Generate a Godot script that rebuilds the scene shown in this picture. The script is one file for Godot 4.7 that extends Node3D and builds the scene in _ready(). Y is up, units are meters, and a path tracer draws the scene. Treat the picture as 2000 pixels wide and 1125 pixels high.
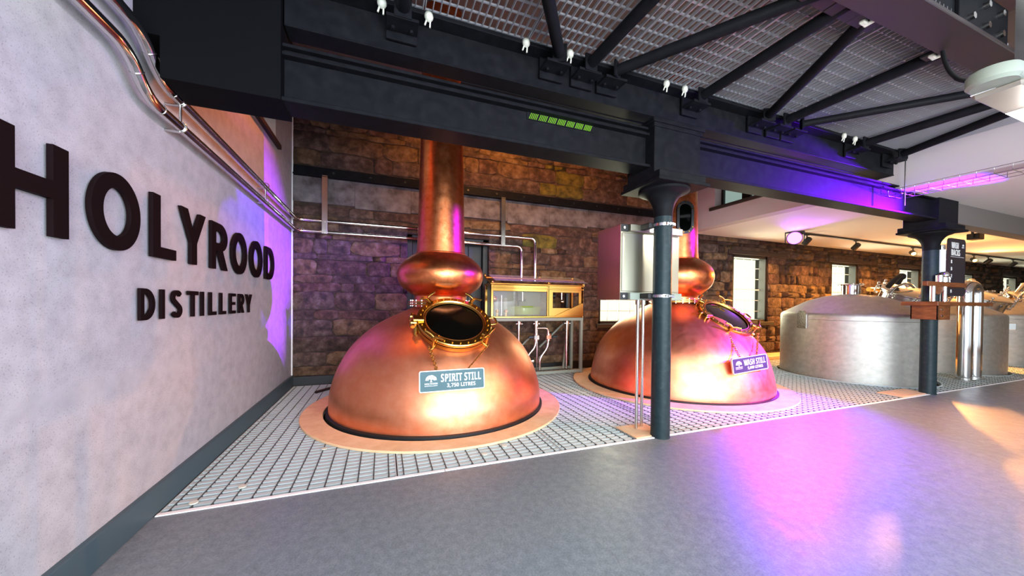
extends Node3D
# Distillery hall: copper pot stills in a floor grating, steel tanks, steel beams, lettered concrete wall.

# ---------- mesh builder ----------
class MB:
	var v := PackedVector3Array()
	var n := PackedVector3Array()
	func tri(a: Vector3, b: Vector3, c: Vector3, na: Vector3, nb: Vector3, nc: Vector3) -> void:
		if (c - a).cross(b - a).dot(na + nb + nc) < 0.0:
			v.append_array([a, c, b]); n.append_array([na, nc, nb])
		else:
			v.append_array([a, b, c]); n.append_array([na, nb, nc])
	func quad(a: Vector3, b: Vector3, c: Vector3, d: Vector3, nn: Vector3) -> void:
		tri(a, b, c, nn, nn, nn); tri(a, c, d, nn, nn, nn)
	func quadn(a: Vector3, b: Vector3, c: Vector3, d: Vector3, na: Vector3, nb: Vector3, nc: Vector3, nd: Vector3) -> void:
		tri(a, b, c, na, nb, nc); tri(a, c, d, na, nc, nd)
	func box(c: Vector3, s: Vector3, bev := 0.0, xf := Transform3D()) -> MB:
		var h := s * 0.5
		bev = minf(bev, 0.45 * minf(s.x, minf(s.y, s.z)))
		var ax := [Vector3(1, 0, 0), Vector3(0, 1, 0), Vector3(0, 0, 1)]
		var T := xf * Transform3D(Basis(), c)
		var B := T.basis.orthonormalized()
		for k in 3:
			var e0: Vector3 = ax[k]; var e1: Vector3 = ax[(k + 1) % 3]; var e2: Vector3 = ax[(k + 2) % 3]
			var a0: float = h[k]; var a1: float = h[(k + 1) % 3] - bev; var a2: float = h[(k + 2) % 3] - bev
			for sg in [-1.0, 1.0]:
				var o: Vector3 = e0 * a0 * sg
				quad(T * (o - e1 * a1 - e2 * a2), T * (o + e1 * a1 - e2 * a2), T * (o + e1 * a1 + e2 * a2), T * (o - e1 * a1 + e2 * a2), B * (e0 * sg))
		if bev > 0.0:
			for k in 3:
				var e0: Vector3 = ax[k]; var e1: Vector3 = ax[(k + 1) % 3]; var e2: Vector3 = ax[(k + 2) % 3]
				var l: float = h[k] - bev; var p: float = h[(k + 1) % 3]; var q: float = h[(k + 2) % 3]
				for s1 in [-1.0, 1.0]:
					for s2 in [-1.0, 1.0]:
						var x1: Vector3 = e1 * p * s1 + e2 * (q - bev) * s2
						var x2: Vector3 = e1 * (p - bev) * s1 + e2 * q * s2
						quad(T * (x1 - e0 * l), T * (x1 + e0 * l), T * (x2 + e0 * l), T * (x2 - e0 * l), B * (e1 * s1 + e2 * s2).normalized())
			for sx in [-1.0, 1.0]:
				for sy in [-1.0, 1.0]:
					for sz in [-1.0, 1.0]:
						var g := Vector3(sx, sy, sz)
						var nn := B * g.normalized()
						tri(T * (g * Vector3(h.x, h.y - bev, h.z - bev)), T * (g * Vector3(h.x - bev, h.y, h.z - bev)), T * (g * Vector3(h.x - bev, h.y - bev, h.z)), nn, nn, nn)
		return self
	func span(a: Vector3, b: Vector3, bev := 0.0) -> MB:
		return box((a + b) * 0.5, (b - a).abs(), bev)
	# profile of (r, y) points, sharp corners split at 32 degrees
	func lathe(prof: Array, seg := 48, xf := Transform3D(), cap := false, a0 := 0.0, a1 := TAU) -> MB:
		var m := prof.size()
		var fn := []
		for i in m - 1:
			var d: Vector2 = (prof[i + 1] - prof[i]).normalized()
			fn.append(Vector2(d.y, -d.x))
		for i in m - 1:
			var n0: Vector2 = fn[i]; var n1: Vector2 = fn[i]
			if i > 0 and fn[i - 1].dot(fn[i]) > 0.8: n0 = (fn[i - 1] + fn[i]).normalized()
			if i < m - 2 and fn[i + 1].dot(fn[i]) > 0.8: n1 = (fn[i + 1] + fn[i]).normalized()
			var p: Vector2 = prof[i]; var q: Vector2 = prof[i + 1]
			for s in seg:
				var t0 := a0 + (a1 - a0) * s / seg; var t1 := a0 + (a1 - a0) * (s + 1) / seg
				var c0 := Vector3(cos(t0), 0, sin(t0)); var c1 := Vector3(cos(t1), 0, sin(t1))
				quadn(xf * (c0 * p.x + Vector3(0, p.y, 0)), xf * (c1 * p.x + Vector3(0, p.y, 0)), xf * (c1 * q.x + Vector3(0, q.y, 0)), xf * (c0 * q.x + Vector3(0, q.y, 0)),
					xf.basis * (c0 * n0.x + Vector3(0, n0.y, 0)), xf.basis * (c1 * n0.x + Vector3(0, n0.y, 0)), xf.basis * (c1 * n1.x + Vector3(0, n1.y, 0)), xf.basis * (c0 * n1.x + Vector3(0, n1.y, 0)))
		return self
	func cyl(a: Vector3, b: Vector3, r: float, seg := 16, r2 := -1.0) -> MB:
		return lathe([Vector2(0, 0), Vector2(r, 0), Vector2(r if r2 < 0 else r2, (b - a).length()), Vector2(0, (b - a).length())], seg, MB.along(a, b))
	static func along(a: Vector3, b: Vector3) -> Transform3D:
		var y := (b - a).normalized()
		var x := y.cross(Vector3(0, 0, 1) if absf(y.z) < 0.9 else Vector3(1, 0, 0)).normalized()
		return Transform3D(Basis(x, y, x.cross(y)), a)
	func tube(path: Array, r: float, seg := 12) -> MB:
		var m := path.size()
		var prev := []
		var pn := []
		var up := Vector3.ZERO
		for i in m:
			var d: Vector3 = (path[mini(i + 1, m - 1)] - path[maxi(i - 1, 0)]).normalized()
			if up == Vector3.ZERO: up = d.cross(Vector3(0.3, 1, 0.2)).normalized()
			up = (up - d * up.dot(d)).normalized()
			var w := d.cross(up)
			var ring := []
			var rn := []
			for s in seg + 1:
				var a := TAU * s / seg
				rn.append(up * cos(a) + w * sin(a))
				ring.append(path[i] + rn[s] * r)
			if i > 0:
				for s in seg: quadn(prev[s], prev[s + 1], ring[s + 1], ring[s], pn[s], pn[s + 1], rn[s + 1], rn[s])
			if i == 0 or i == m - 1:
				for s in seg: tri(path[i], ring[s], ring[s + 1], d * (-1.0 if i == 0 else 1.0), d * (-1.0 if i == 0 else 1.0), d * (-1.0 if i == 0 else 1.0))
			prev = ring; pn = rn
		return self
	# extruded 2D outline (x, y) from z0 to z1, optional hole drawn as a strip between equal-length loops
	func prism(poly: PackedVector2Array, z0: float, z1: float, xf := Transform3D()) -> MB:
		var ix := Geometry2D.triangulate_polygon(poly)
		for i in range(0, ix.size(), 3):
			for z in [z0, z1]:
				var nn := xf.basis * Vector3(0, 0, -1 if z == z0 else 1)
				var p := []
				for k in 3: p.append(xf * Vector3(poly[ix[i + k]].x, poly[ix[i + k]].y, z))
				tri(p[0], p[1], p[2], nn, nn, nn)
		var ccw := not Geometry2D.is_polygon_clockwise(poly)
		side(poly, z0, z1, xf, 1.0 if ccw else -1.0)
		return self
	func side(poly: PackedVector2Array, z0: float, z1: float, xf: Transform3D, sg: float) -> void:
		for i in poly.size():
			var a := poly[i]; var b := poly[(i + 1) % poly.size()]
			if a.distance_to(b) < 1e-6: continue
			var d := (b - a).normalized()
			var nn := xf.basis * (Vector3(d.y, -d.x, 0) * sg)
			quad(xf * Vector3(a.x, a.y, z0), xf * Vector3(b.x, b.y, z0), xf * Vector3(b.x, b.y, z1), xf * Vector3(a.x, a.y, z1), nn)
	func band(outer: PackedVector2Array, inner: PackedVector2Array, z0: float, z1: float, xf := Transform3D()) -> MB:
		var m := outer.size()
		for i in m:
			var j := (i + 1) % m
			for z in [z0, z1]:
				quad(xf * Vector3(outer[i].x, outer[i].y, z), xf * Vector3(outer[j].x, outer[j].y, z), xf * Vector3(inner[j].x, inner[j].y, z), xf * Vector3(inner[i].x, inner[i].y, z), xf.basis * Vector3(0, 0, -1 if z == z0 else 1))
		var sg := -1.0 if Geometry2D.is_polygon_clockwise(outer) else 1.0
		side(outer, z0, z1, xf, sg); side(inner, z0, z1, xf, -sg)
		return self
	func ball(c: Vector3, r: float, seg := 12, sq := Vector3.ONE) -> MB:
		var pr := []
		for i in 9: pr.append(Vector2(sin(PI * i / 8.0), -cos(PI * i / 8.0)) * r)
		return lathe(pr, seg, Transform3D(Basis.from_scale(sq), c))
	func torus(c: Vector3, axis: Vector3, R: float, r: float, seg := 40, rs := 10) -> MB:
		var pr := []
		for i in rs + 1: pr.append(Vector2(R + r * cos(-TAU * i / rs + PI), r * sin(-TAU * i / rs + PI) * -1.0))
		pr.reverse()
		var xf := MB.along(c, c + axis)
		return lathe(pr, seg, xf)
	func add(o: MB, xf: Transform3D) -> MB:
		for i in o.v.size():
			v.append(xf * o.v[i]); n.append((xf.basis * o.n[i]).normalized())
		return self
	func mesh() -> ArrayMesh:
		var a := []
		a.resize(Mesh.ARRAY_MAX)
		a[Mesh.ARRAY_VERTEX] = v; a[Mesh.ARRAY_NORMAL] = n
		var m := ArrayMesh.new()
		if v.size(): m.add_surface_from_arrays(Mesh.PRIMITIVE_TRIANGLES, a)
		return m

# ---------- scene helpers ----------
var M := {}
var used := {}
func V(x: float, y: float, z: float) -> Vector3: return Vector3(x, y, z)
func numbered(s: String) -> String:
	used[s] = used.get(s, -1) + 1
	return s if used[s] == 0 else "%s_%03d" % [s, used[s]]
func meta(o: Node, label: String, category: String, group := "", kind := "") -> Node:
	if label: o.set_meta("label", label)
	if category: o.set_meta("category", category)
	if group: o.set_meta("group", group)
	if kind: o.set_meta("kind", kind)
	return o
func part(called: String, b, mat: Material, parent: Node, at := Transform3D()) -> MeshInstance3D:
	var o := MeshInstance3D.new()
	o.name = called if parent != self else numbered(called)
	o.mesh = b.mesh() if b is MB else b
	o.material_override = mat
	o.transform = at
	o.cast_shadow = GeometryInstance3D.SHADOW_CASTING_SETTING_ON
	parent.add_child(o, true)
	return o
func thing(called: String, label: String, category: String, at := Vector3.ZERO, group := "") -> Node3D:
	var o := Node3D.new()
	o.name = numbered(called)
	add_child(o, true)
	o.position = at
	meta(o, label, category, group)
	return o
func one(called: String, label: String, category: String, b, mat: Material, group := "") -> MeshInstance3D:
	var o := part(called, b, mat, self)
	meta(o, label, category, group)
	return o
func struct(called: String, b, mat: Material, parent: Node = self) -> MeshInstance3D:
	var o := part(called, b, mat, parent)
	if parent == self: o.set_meta("kind", "structure")
	return o
func mat(c: Color, rough := 0.6, metal := 0.0) -> StandardMaterial3D:
	var m := StandardMaterial3D.new()
	m.albedo_color = c; m.roughness = rough; m.metallic = metal
	return m
func noise_tex(seed_: int, freq: float, oct: int, c0: Color, c1: Color, c2: Color, p1 := 0.5, size := 512, kind := FastNoiseLite.TYPE_SIMPLEX_SMOOTH) -> NoiseTexture2D:
	var f := FastNoiseLite.new()
	f.seed = seed_; f.frequency = freq; f.noise_type = kind; f.fractal_octaves = oct; f.fractal_gain = 0.62
	var t := NoiseTexture2D.new()
	t.width = size; t.height = size; t.seamless = true; t.noise = f
	var g := Gradient.new()
	g.offsets = PackedFloat32Array([0.0, p1, 1.0]); g.colors = PackedColorArray([c0, c1, c2])
	t.color_ramp = g
	return t
func tri_map(m: StandardMaterial3D, scale: float, world := true) -> StandardMaterial3D:
	m.uv1_triplanar = true; m.uv1_world_triplanar = world; m.uv1_scale = Vector3.ONE * scale
	return m
func grey(x: float) -> Color: return Color(x, x, x)
func rough_tex(seed_: int, freq: float, a: float, b: float) -> NoiseTexture2D:
	return noise_tex(seed_, freq, 4, grey(a), grey((a + b) / 2), grey(b), 0.5, 256)
func glow(c: Color, e: float) -> StandardMaterial3D:
	var m := mat(Color(0.02, 0.02, 0.02), 0.9)
	m.emission_enabled = true; m.emission = c; m.emission_energy_multiplier = e
	return m
func spot(at: Vector3, to: Vector3, c: Color, e: float, ang: float, soft := 0.4, size := 0.05, parent: Node = self) -> SpotLight3D:
	var l := SpotLight3D.new()
	l.name = numbered("spot_beam")
	parent.add_child(l, true)
	l.look_at_from_position(at, to, V(0, 1, 0.01))
	l.light_color = c; l.light_energy = e; l.spot_angle = ang; l.spot_angle_attenuation = soft; l.light_size = size
	l.spot_range = 60; l.spot_attenuation = 2; l.shadow_enabled = true
	return l
func bulb(at: Vector3, c: Color, e: float, size: float) -> void:
	var l := OmniLight3D.new()
	l.name = numbered("tube_lamp")
	add_child(l, true)
	l.position = at
	l.light_color = c; l.light_energy = e; l.light_size = size
	l.omni_range = 60; l.omni_attenuation = 2; l.shadow_enabled = true
func area(at: Vector3, to: Vector3, w: float, h: float, c: Color, e: float) -> AreaLight3D:
	var l := AreaLight3D.new()
	l.name = numbered("panel_light")
	add_child(l, true)
	l.look_at_from_position(at, to, V(0, 1, 0.001) if absf((to - at).normalized().y) < 0.95 else V(0, 0, 1))
	l.area_size = Vector2(w, h); l.light_color = c; l.light_energy = e; l.area_normalize_energy = true
	l.area_range = 60; l.area_attenuation = 2; l.shadow_enabled = true
	return l
func smooth_path(p: Array, r: float, k := 6) -> Array:
	var out := [p[0]]
	for i in range(1, p.size() - 1):
		var a: Vector3 = p[i] + (p[i - 1] - p[i]).limit_length(r)
		var b: Vector3 = p[i] + (p[i + 1] - p[i]).limit_length(r)
		for j in k + 1:
			var t := float(j) / k
			out.append(a.lerp(p[i], t).lerp((p[i] as Vector3).lerp(b, t), t))
	out.append(p[p.size() - 1])
	return out
func spline(pts: Array, k := 6) -> Array:
	var out := []
	for i in pts.size() - 1:
		var p0: Vector2 = pts[maxi(i - 1, 0)]; var p1: Vector2 = pts[i]; var p2: Vector2 = pts[i + 1]; var p3: Vector2 = pts[mini(i + 2, pts.size() - 1)]
		for j in k: out.append(p1.cubic_interpolate(p2, p0, p3, float(j) / k))
	out.append(pts[pts.size() - 1])
	return out
func text(parent: Node, called: String, s: String, height: float, width: float, xf: Transform3D, m: Material, depth := 0.004, font := "Droid Sans", weight := 700) -> void:
	var f := SystemFont.new()
	f.font_names = PackedStringArray([font]); f.font_weight = weight
	var t := TextMesh.new()
	t.text = s; t.font = f; t.font_size = 64; t.pixel_size = 0.01; t.depth = 0.02; t.curve_step = 1.5
	var bb := t.get_aabb()
	var o := part(called, t, m, parent)
	var sc := Vector3(width / maxf(bb.size.x, 0.01), height / maxf(bb.size.y, 0.01), depth / 0.02)
	o.transform = xf * Transform3D(Basis.from_scale(sc), -(bb.position + bb.size * 0.5) * sc)

# ---------- camera, sky, lights ----------
const PURPLE := Color(0.62, 0.12, 1.0)
const MAGENTA := Color(0.75, 0.12, 1.0)
const WARM := Color(1.0, 0.65, 0.30)
const COOL := Color(0.90, 0.955, 1.0)

func setup_view() -> void:
	var cam := Camera3D.new()
	cam.name = "camera"
	add_child(cam)
	var rgt := Vector3(0.93747338, 0.01009018, 0.34791069)
	var bck := Vector3(-0.3480113, 0.01098109, 0.93742602)
	cam.transform = Transform3D(Basis(rgt, bck.cross(rgt), bck).orthonormalized(), V(0, 1.5, 0))
	cam.projection = Camera3D.PROJECTION_FRUSTUM
	cam.near = 0.05; cam.far = 200.0
	cam.size = 0.05 * 1125.0 / 679.0
	cam.frustum_offset = Vector2(0, 0.05 * 37.5 / 679.0)
	cam.current = true
	var we := WorldEnvironment.new()
	we.name = "world_environment"
	var e := Environment.new()
	e.background_mode = Environment.BG_SKY
	var sky := Sky.new()
	var sm := ProceduralSkyMaterial.new()
	sm.sky_top_color = Color(0.55, 0.68, 0.9); sm.sky_horizon_color = Color(0.85, 0.9, 0.95)
	sm.ground_horizon_color = Color(0.7, 0.72, 0.72); sm.ground_bottom_color = Color(0.4, 0.42, 0.4)
	sky.sky_material = sm; e.sky = sky
	e.tonemap_mode = Environment.TONE_MAPPER_LINEAR
	e.tonemap_exposure = 1.12
	e.sdfgi_enabled = true; e.ssao_enabled = true; e.ssil_enabled = true
	we.environment = e
	add_child(we)

func setup_lights() -> void:
	# daylight through the street windows behind the camera
	for w in front_windows():
		area(V(w[0], w[1], 3.93), V(w[0], w[1] - 0.4, -3), w[2], w[3], COOL, w[4])
	# daylight through the windows of the stone wall
	for w in back_windows():
		area(V(w[0], 2.0, -7.33), V(w[0], 1.9, 0), 1.3, 1.75, Color(1.0, 1.0, 0.86), 6.0)
	# purple spots out of the frame: the lamp lighting the beam, and added fills
	spot(V(9.2, 3.0, -0.9), V(5.4, 0.6, -3.9), PURPLE, 170.0, 16, 1.0, 0.08)  # added fill with no fixture, tints the farther still and its sign pink
	spot(V(8.9, 3.02, -2.0), V(6.7, 3.25, -3.05), Color(0.42, 0.04, 1.0), 300.0, 19, 1.0, 0.05)  # lamp on the face of the column beam
	spot(V(6.2, 3.3, 1.2), V(-1.5, 3.0, -2.4), PURPLE, 14.0, 24, 1.0, 0.2)  # added wash with no fixture, gives the upper left wall its lavender
	# warm lamp over the bar side, out of the frame on the right
	spot(V(8.6, 3.2, 1.2), V(6.4, 0, -1.5), Color(1.0, 0.62, 0.40), 90.0, 34, 1.0, 0.2)
	# warm lamps of the upper floor over the stills, hidden by the beams
	spot(V(2.2, 5.2, -4.6), V(2.6, 4.2, -7.1), WARM, 12.0, 62, 0.7, 0.15)
	spot(V(-0.6, 5.2, -4.6), V(-1.5, 3.6, -4.6), Color(1.0, 0.55, 0.3), 7.0, 50, 0.8, 0.15)

func front_windows() -> Array:
	return [[-0.2, 1.65, 2.5, 3.0, 46.0], [2.5, 1.65, 2.5, 3.0, 36.0], [5.2, 1.65, 2.5, 3.0, 30.0], [7.9, 1.65, 2.5, 3.0, 5.0], [10.6, 1.65, 2.5, 3.0, 1.4], [13.3, 1.65, 2.5, 3.0, 1.8]]
func back_windows() -> Array:
	return [[5.58], [10.05], [14.6], [18.65], [23.0], [27.3]]

# ---------- materials ----------
func setup_materials() -> void:
	var m := tri_map(mat(Color.WHITE, 0.75), 0.45)
	m.albedo_texture = noise_tex(3, 0.012, 8, Color(0.625, 0.62, 0.635), Color(0.68, 0.675, 0.69), Color(0.72, 0.715, 0.73), 0.5, 1024)
	m.detail_enabled = true; m.detail_blend_mode = BaseMaterial3D.BLEND_MODE_MUL
	m.detail_albedo = noise_tex(5, 0.2, 3, Color(0.45, 0.45, 0.45), Color(0.97, 0.97, 0.97), Color(1, 1, 1), 0.28, 1024)
	m.heightmap_enabled = true; m.heightmap_texture = noise_tex(9, 0.02, 6, grey(0.3), grey(0.55), grey(0.7), 0.5, 512); m.heightmap_scale = 0.1
	M.concrete_wall = m
	m = tri_map(mat(Color.WHITE, 0.42), 0.6)
	m.albedo_texture = noise_tex(13, 0.02, 8, Color(0.42, 0.45, 0.475), Color(0.475, 0.505, 0.53), Color(0.53, 0.555, 0.575), 0.5, 1024)
	m.detail_enabled = true; m.detail_blend_mode = BaseMaterial3D.BLEND_MODE_MUL
	m.detail_albedo = noise_tex(15, 0.2, 2, Color(0.80, 0.80, 0.80), Color(0.95, 0.95, 0.95), Color(1.0, 1.0, 1.0), 0.6, 512)
	m.roughness_texture = rough_tex(17, 0.03, 0.75, 1.2)
	M.floor = m
	m = tri_map(mat(Color.WHITE, 0.9), 0.8)
	m.albedo_texture = noise_tex(21, 0.008, 7, Color(0.14, 0.10, 0.08), Color(0.23, 0.17, 0.135), Color(0.34, 0.26, 0.21), 0.5, 512)
	m.heightmap_enabled = true; m.heightmap_texture = noise_tex(23, 0.012, 7, grey(0.1), grey(0.5), grey(0.9), 0.5, 512); m.heightmap_scale = 2.0
	M.mortar = m
	var tones := [Color(0.30, 0.20, 0.155), Color(0.27, 0.185, 0.15), Color(0.34, 0.25, 0.17), Color(0.30, 0.23, 0.195), Color(0.25, 0.18, 0.15), Color(0.37, 0.28, 0.18)]
	for i in tones.size():
		var c: Color = tones[i]
		m = tri_map(mat(Color.WHITE, 0.92), 1.1)
		m.albedo_texture = noise_tex(31 + i, 0.007, 7, c.darkened(0.62), c, c.lightened(0.22), 0.5, 512)
		m.heightmap_enabled = true; m.heightmap_texture = M.mortar.heightmap_texture; m.heightmap_scale = 2.2
		M["stone%d" % i] = m
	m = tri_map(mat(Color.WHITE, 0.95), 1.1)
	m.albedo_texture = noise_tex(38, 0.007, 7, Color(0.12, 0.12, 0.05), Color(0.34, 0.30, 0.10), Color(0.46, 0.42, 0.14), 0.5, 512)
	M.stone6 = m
	m = tri_map(mat(Color.WHITE, 0.85), 0.7)
	m.albedo_texture = noise_tex(41, 0.006, 7, Color(0.22, 0.19, 0.18), Color(0.36, 0.34, 0.34), Color(0.48, 0.46, 0.46), 0.45, 512)
	m.heightmap_enabled = true; m.heightmap_texture = M.mortar.heightmap_texture; m.heightmap_scale = 1.0
	M.render = m
	m = tri_map(mat(Color.WHITE, 1.0, 1.0), 0.9, false)
	m.albedo_texture = noise_tex(51, 0.012, 5, Color(0.91, 0.54, 0.37), Color(0.95, 0.61, 0.45), Color(0.97, 0.68, 0.53), 0.5, 512)
	m.roughness_texture = rough_tex(53, 0.02, 0.34, 0.50)
	M.copper = m
	m = tri_map(mat(Color.WHITE, 1.0, 1.0), 0.9, false)
	m.albedo_texture = noise_tex(55, 0.02, 5, Color(0.80, 0.42, 0.24), Color(0.90, 0.52, 0.32), Color(0.95, 0.62, 0.42), 0.5, 512)
	m.roughness_texture = rough_tex(57, 0.03, 0.25, 0.38)
	M.copper_neck = m
	M.brass = mat(Color(0.79, 0.62, 0.32), 0.22, 1.0)
	M.brass_dull = mat(Color(0.80, 0.60, 0.30), 0.32, 1.0)
	M.steel = mat(Color(0.80, 0.79, 0.77), 0.22, 1.0)
	M.chrome = mat(Color(0.86, 0.85, 0.84), 0.09, 1.0)
	m = tri_map(mat(Color.WHITE, 1.0, 1.0), 0.7, false)
	m.albedo_texture = noise_tex(61, 0.02, 5, Color(0.67, 0.66, 0.63), Color(0.73, 0.72, 0.69), Color(0.79, 0.78, 0.75), 0.5, 512)
	m.roughness_texture = rough_tex(63, 0.03, 0.50, 0.64)
	M.tank = m
	M.box_steel = mat(Color(0.70, 0.68, 0.60), 0.32, 1.0)
	m = tri_map(mat(Color.WHITE, 0.5), 0.8)
	m.albedo_texture = noise_tex(71, 0.03, 4, Color(0.065, 0.067, 0.078), Color(0.085, 0.087, 0.098), Color(0.11, 0.11, 0.122), 0.5, 256)
	m.metallic_specular = 0.16
	M.black_steel = m
	m = tri_map(mat(Color.WHITE, 0.42), 0.9)
	m.albedo_texture = noise_tex(73, 0.05, 5, Color(0.09, 0.14, 0.155), Color(0.12, 0.175, 0.19), Color(0.20, 0.25, 0.26), 0.6, 256)
	m.metallic_specular = 0.3
	M.column = m
	M.kerb = mat(Color(0.23, 0.31, 0.34), 0.5)
	M.galv = mat(Color(0.74, 0.79, 0.79), 0.55, 0.15)
	M.galv_dark = mat(Color(0.30, 0.33, 0.33), 0.6, 0.3)
	M.galv_roof = mat(Color(0.66, 0.66, 0.68), 0.45, 0.45)
	M.letter = mat(Color(0.09, 0.05, 0.055), 0.65)
	M.letter.metallic_specular = 0.15
	M.cladding = mat(Color(0.055, 0.058, 0.065), 0.6)
	M.cladding.metallic_specular = 0.12
	m = tri_map(mat(Color.WHITE, 0.6), 0.8, false)
	m.albedo_texture = noise_tex(81, 0.02, 5, Color(0.86, 0.69, 0.52), Color(0.91, 0.75, 0.58), Color(0.94, 0.80, 0.65), 0.5, 256)
	M.ply = m
	m = mat(Color.WHITE, 0.45)
	m.uv1_triplanar = true; m.uv1_scale = V(1.2, 9.0, 1.2)
	m.albedo_texture = noise_tex(83, 0.012, 4, Color(0.34, 0.17, 0.08), Color(0.47, 0.26, 0.12), Color(0.56, 0.34, 0.17), 0.5, 256)
	M.wood = m
	M.plaster = tri_map(mat(Color(0.71, 0.67, 0.67), 0.8), 0.5)
	M.ceiling = mat(Color(0.85, 0.83, 0.81), 0.85)
	M.grey_beam = mat(Color(0.42, 0.39, 0.37), 0.7)
	M.dark_frame = mat(Color(0.07, 0.07, 0.075), 0.5)
	M.timber = mat(Color(0.16, 0.10, 0.08), 0.7)
	M.door_paint = mat(Color(0.045, 0.06, 0.06), 0.45)
	M.rubber = mat(Color(0.05, 0.055, 0.06), 0.6)
	M.pit = mat(Color(0.22, 0.22, 0.22), 0.8)
	M.teal_sign = mat(Color(0.17, 0.33, 0.36), 0.5)
	M.navy_sign = mat(Color(0.14, 0.16, 0.24), 0.5)
	M.dark_sign = mat(Color(0.16, 0.13, 0.16), 0.5)
	M.white = mat(Color(0.90, 0.90, 0.90), 0.5)
	M.dark_glass = mat(Color(0.012, 0.018, 0.014), 0.06)
	M.clip = mat(Color(0.82, 0.82, 0.76), 0.5)
	M.fitting = mat(Color(0.52, 0.55, 0.50), 0.5)
	M.lamp_cover = mat(Color(0.52, 0.49, 0.45), 0.4)
	var g := mat(Color(0.9, 0.95, 0.9, 0.12), 0.03)
	g.transparency = BaseMaterial3D.TRANSPARENCY_ALPHA
	g.metallic_specular = 0.2
	M.glass = g
	M.green_glass = mat(Color(0.50, 0.62, 0.22), 0.15)
	M.day = glow(Color(1.0, 1.0, 0.84), 1.25)
	M.day_cool = glow(Color(0.9, 0.96, 1.0), 0.6)
	M.tube_glow = glow(Color(1.0, 1.0, 1.0), 3.0)
	M.purple_glow = glow(Color(0.80, 0.38, 1.0), 5.5)
	M.warm_glow = glow(Color(1.0, 0.74, 0.35), 14.0)
	M.green_glow = glow(Color(0.55, 0.86, 0.10), 0.85)
	M.white_edge = mat(Color(0.92, 0.92, 0.92), 0.5)

func _ready() -> void:
	setup_view()
	setup_lights()
	setup_materials()
	build_shell()
	build_back_wall()
	build_beams()
	build_grating()
	build_stills()
	build_tanks()
	build_letters()
	build_pipes()
	build_safe()
	build_columns()
	build_column_fittings()
	build_ceiling_things()
	build_small()

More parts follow.
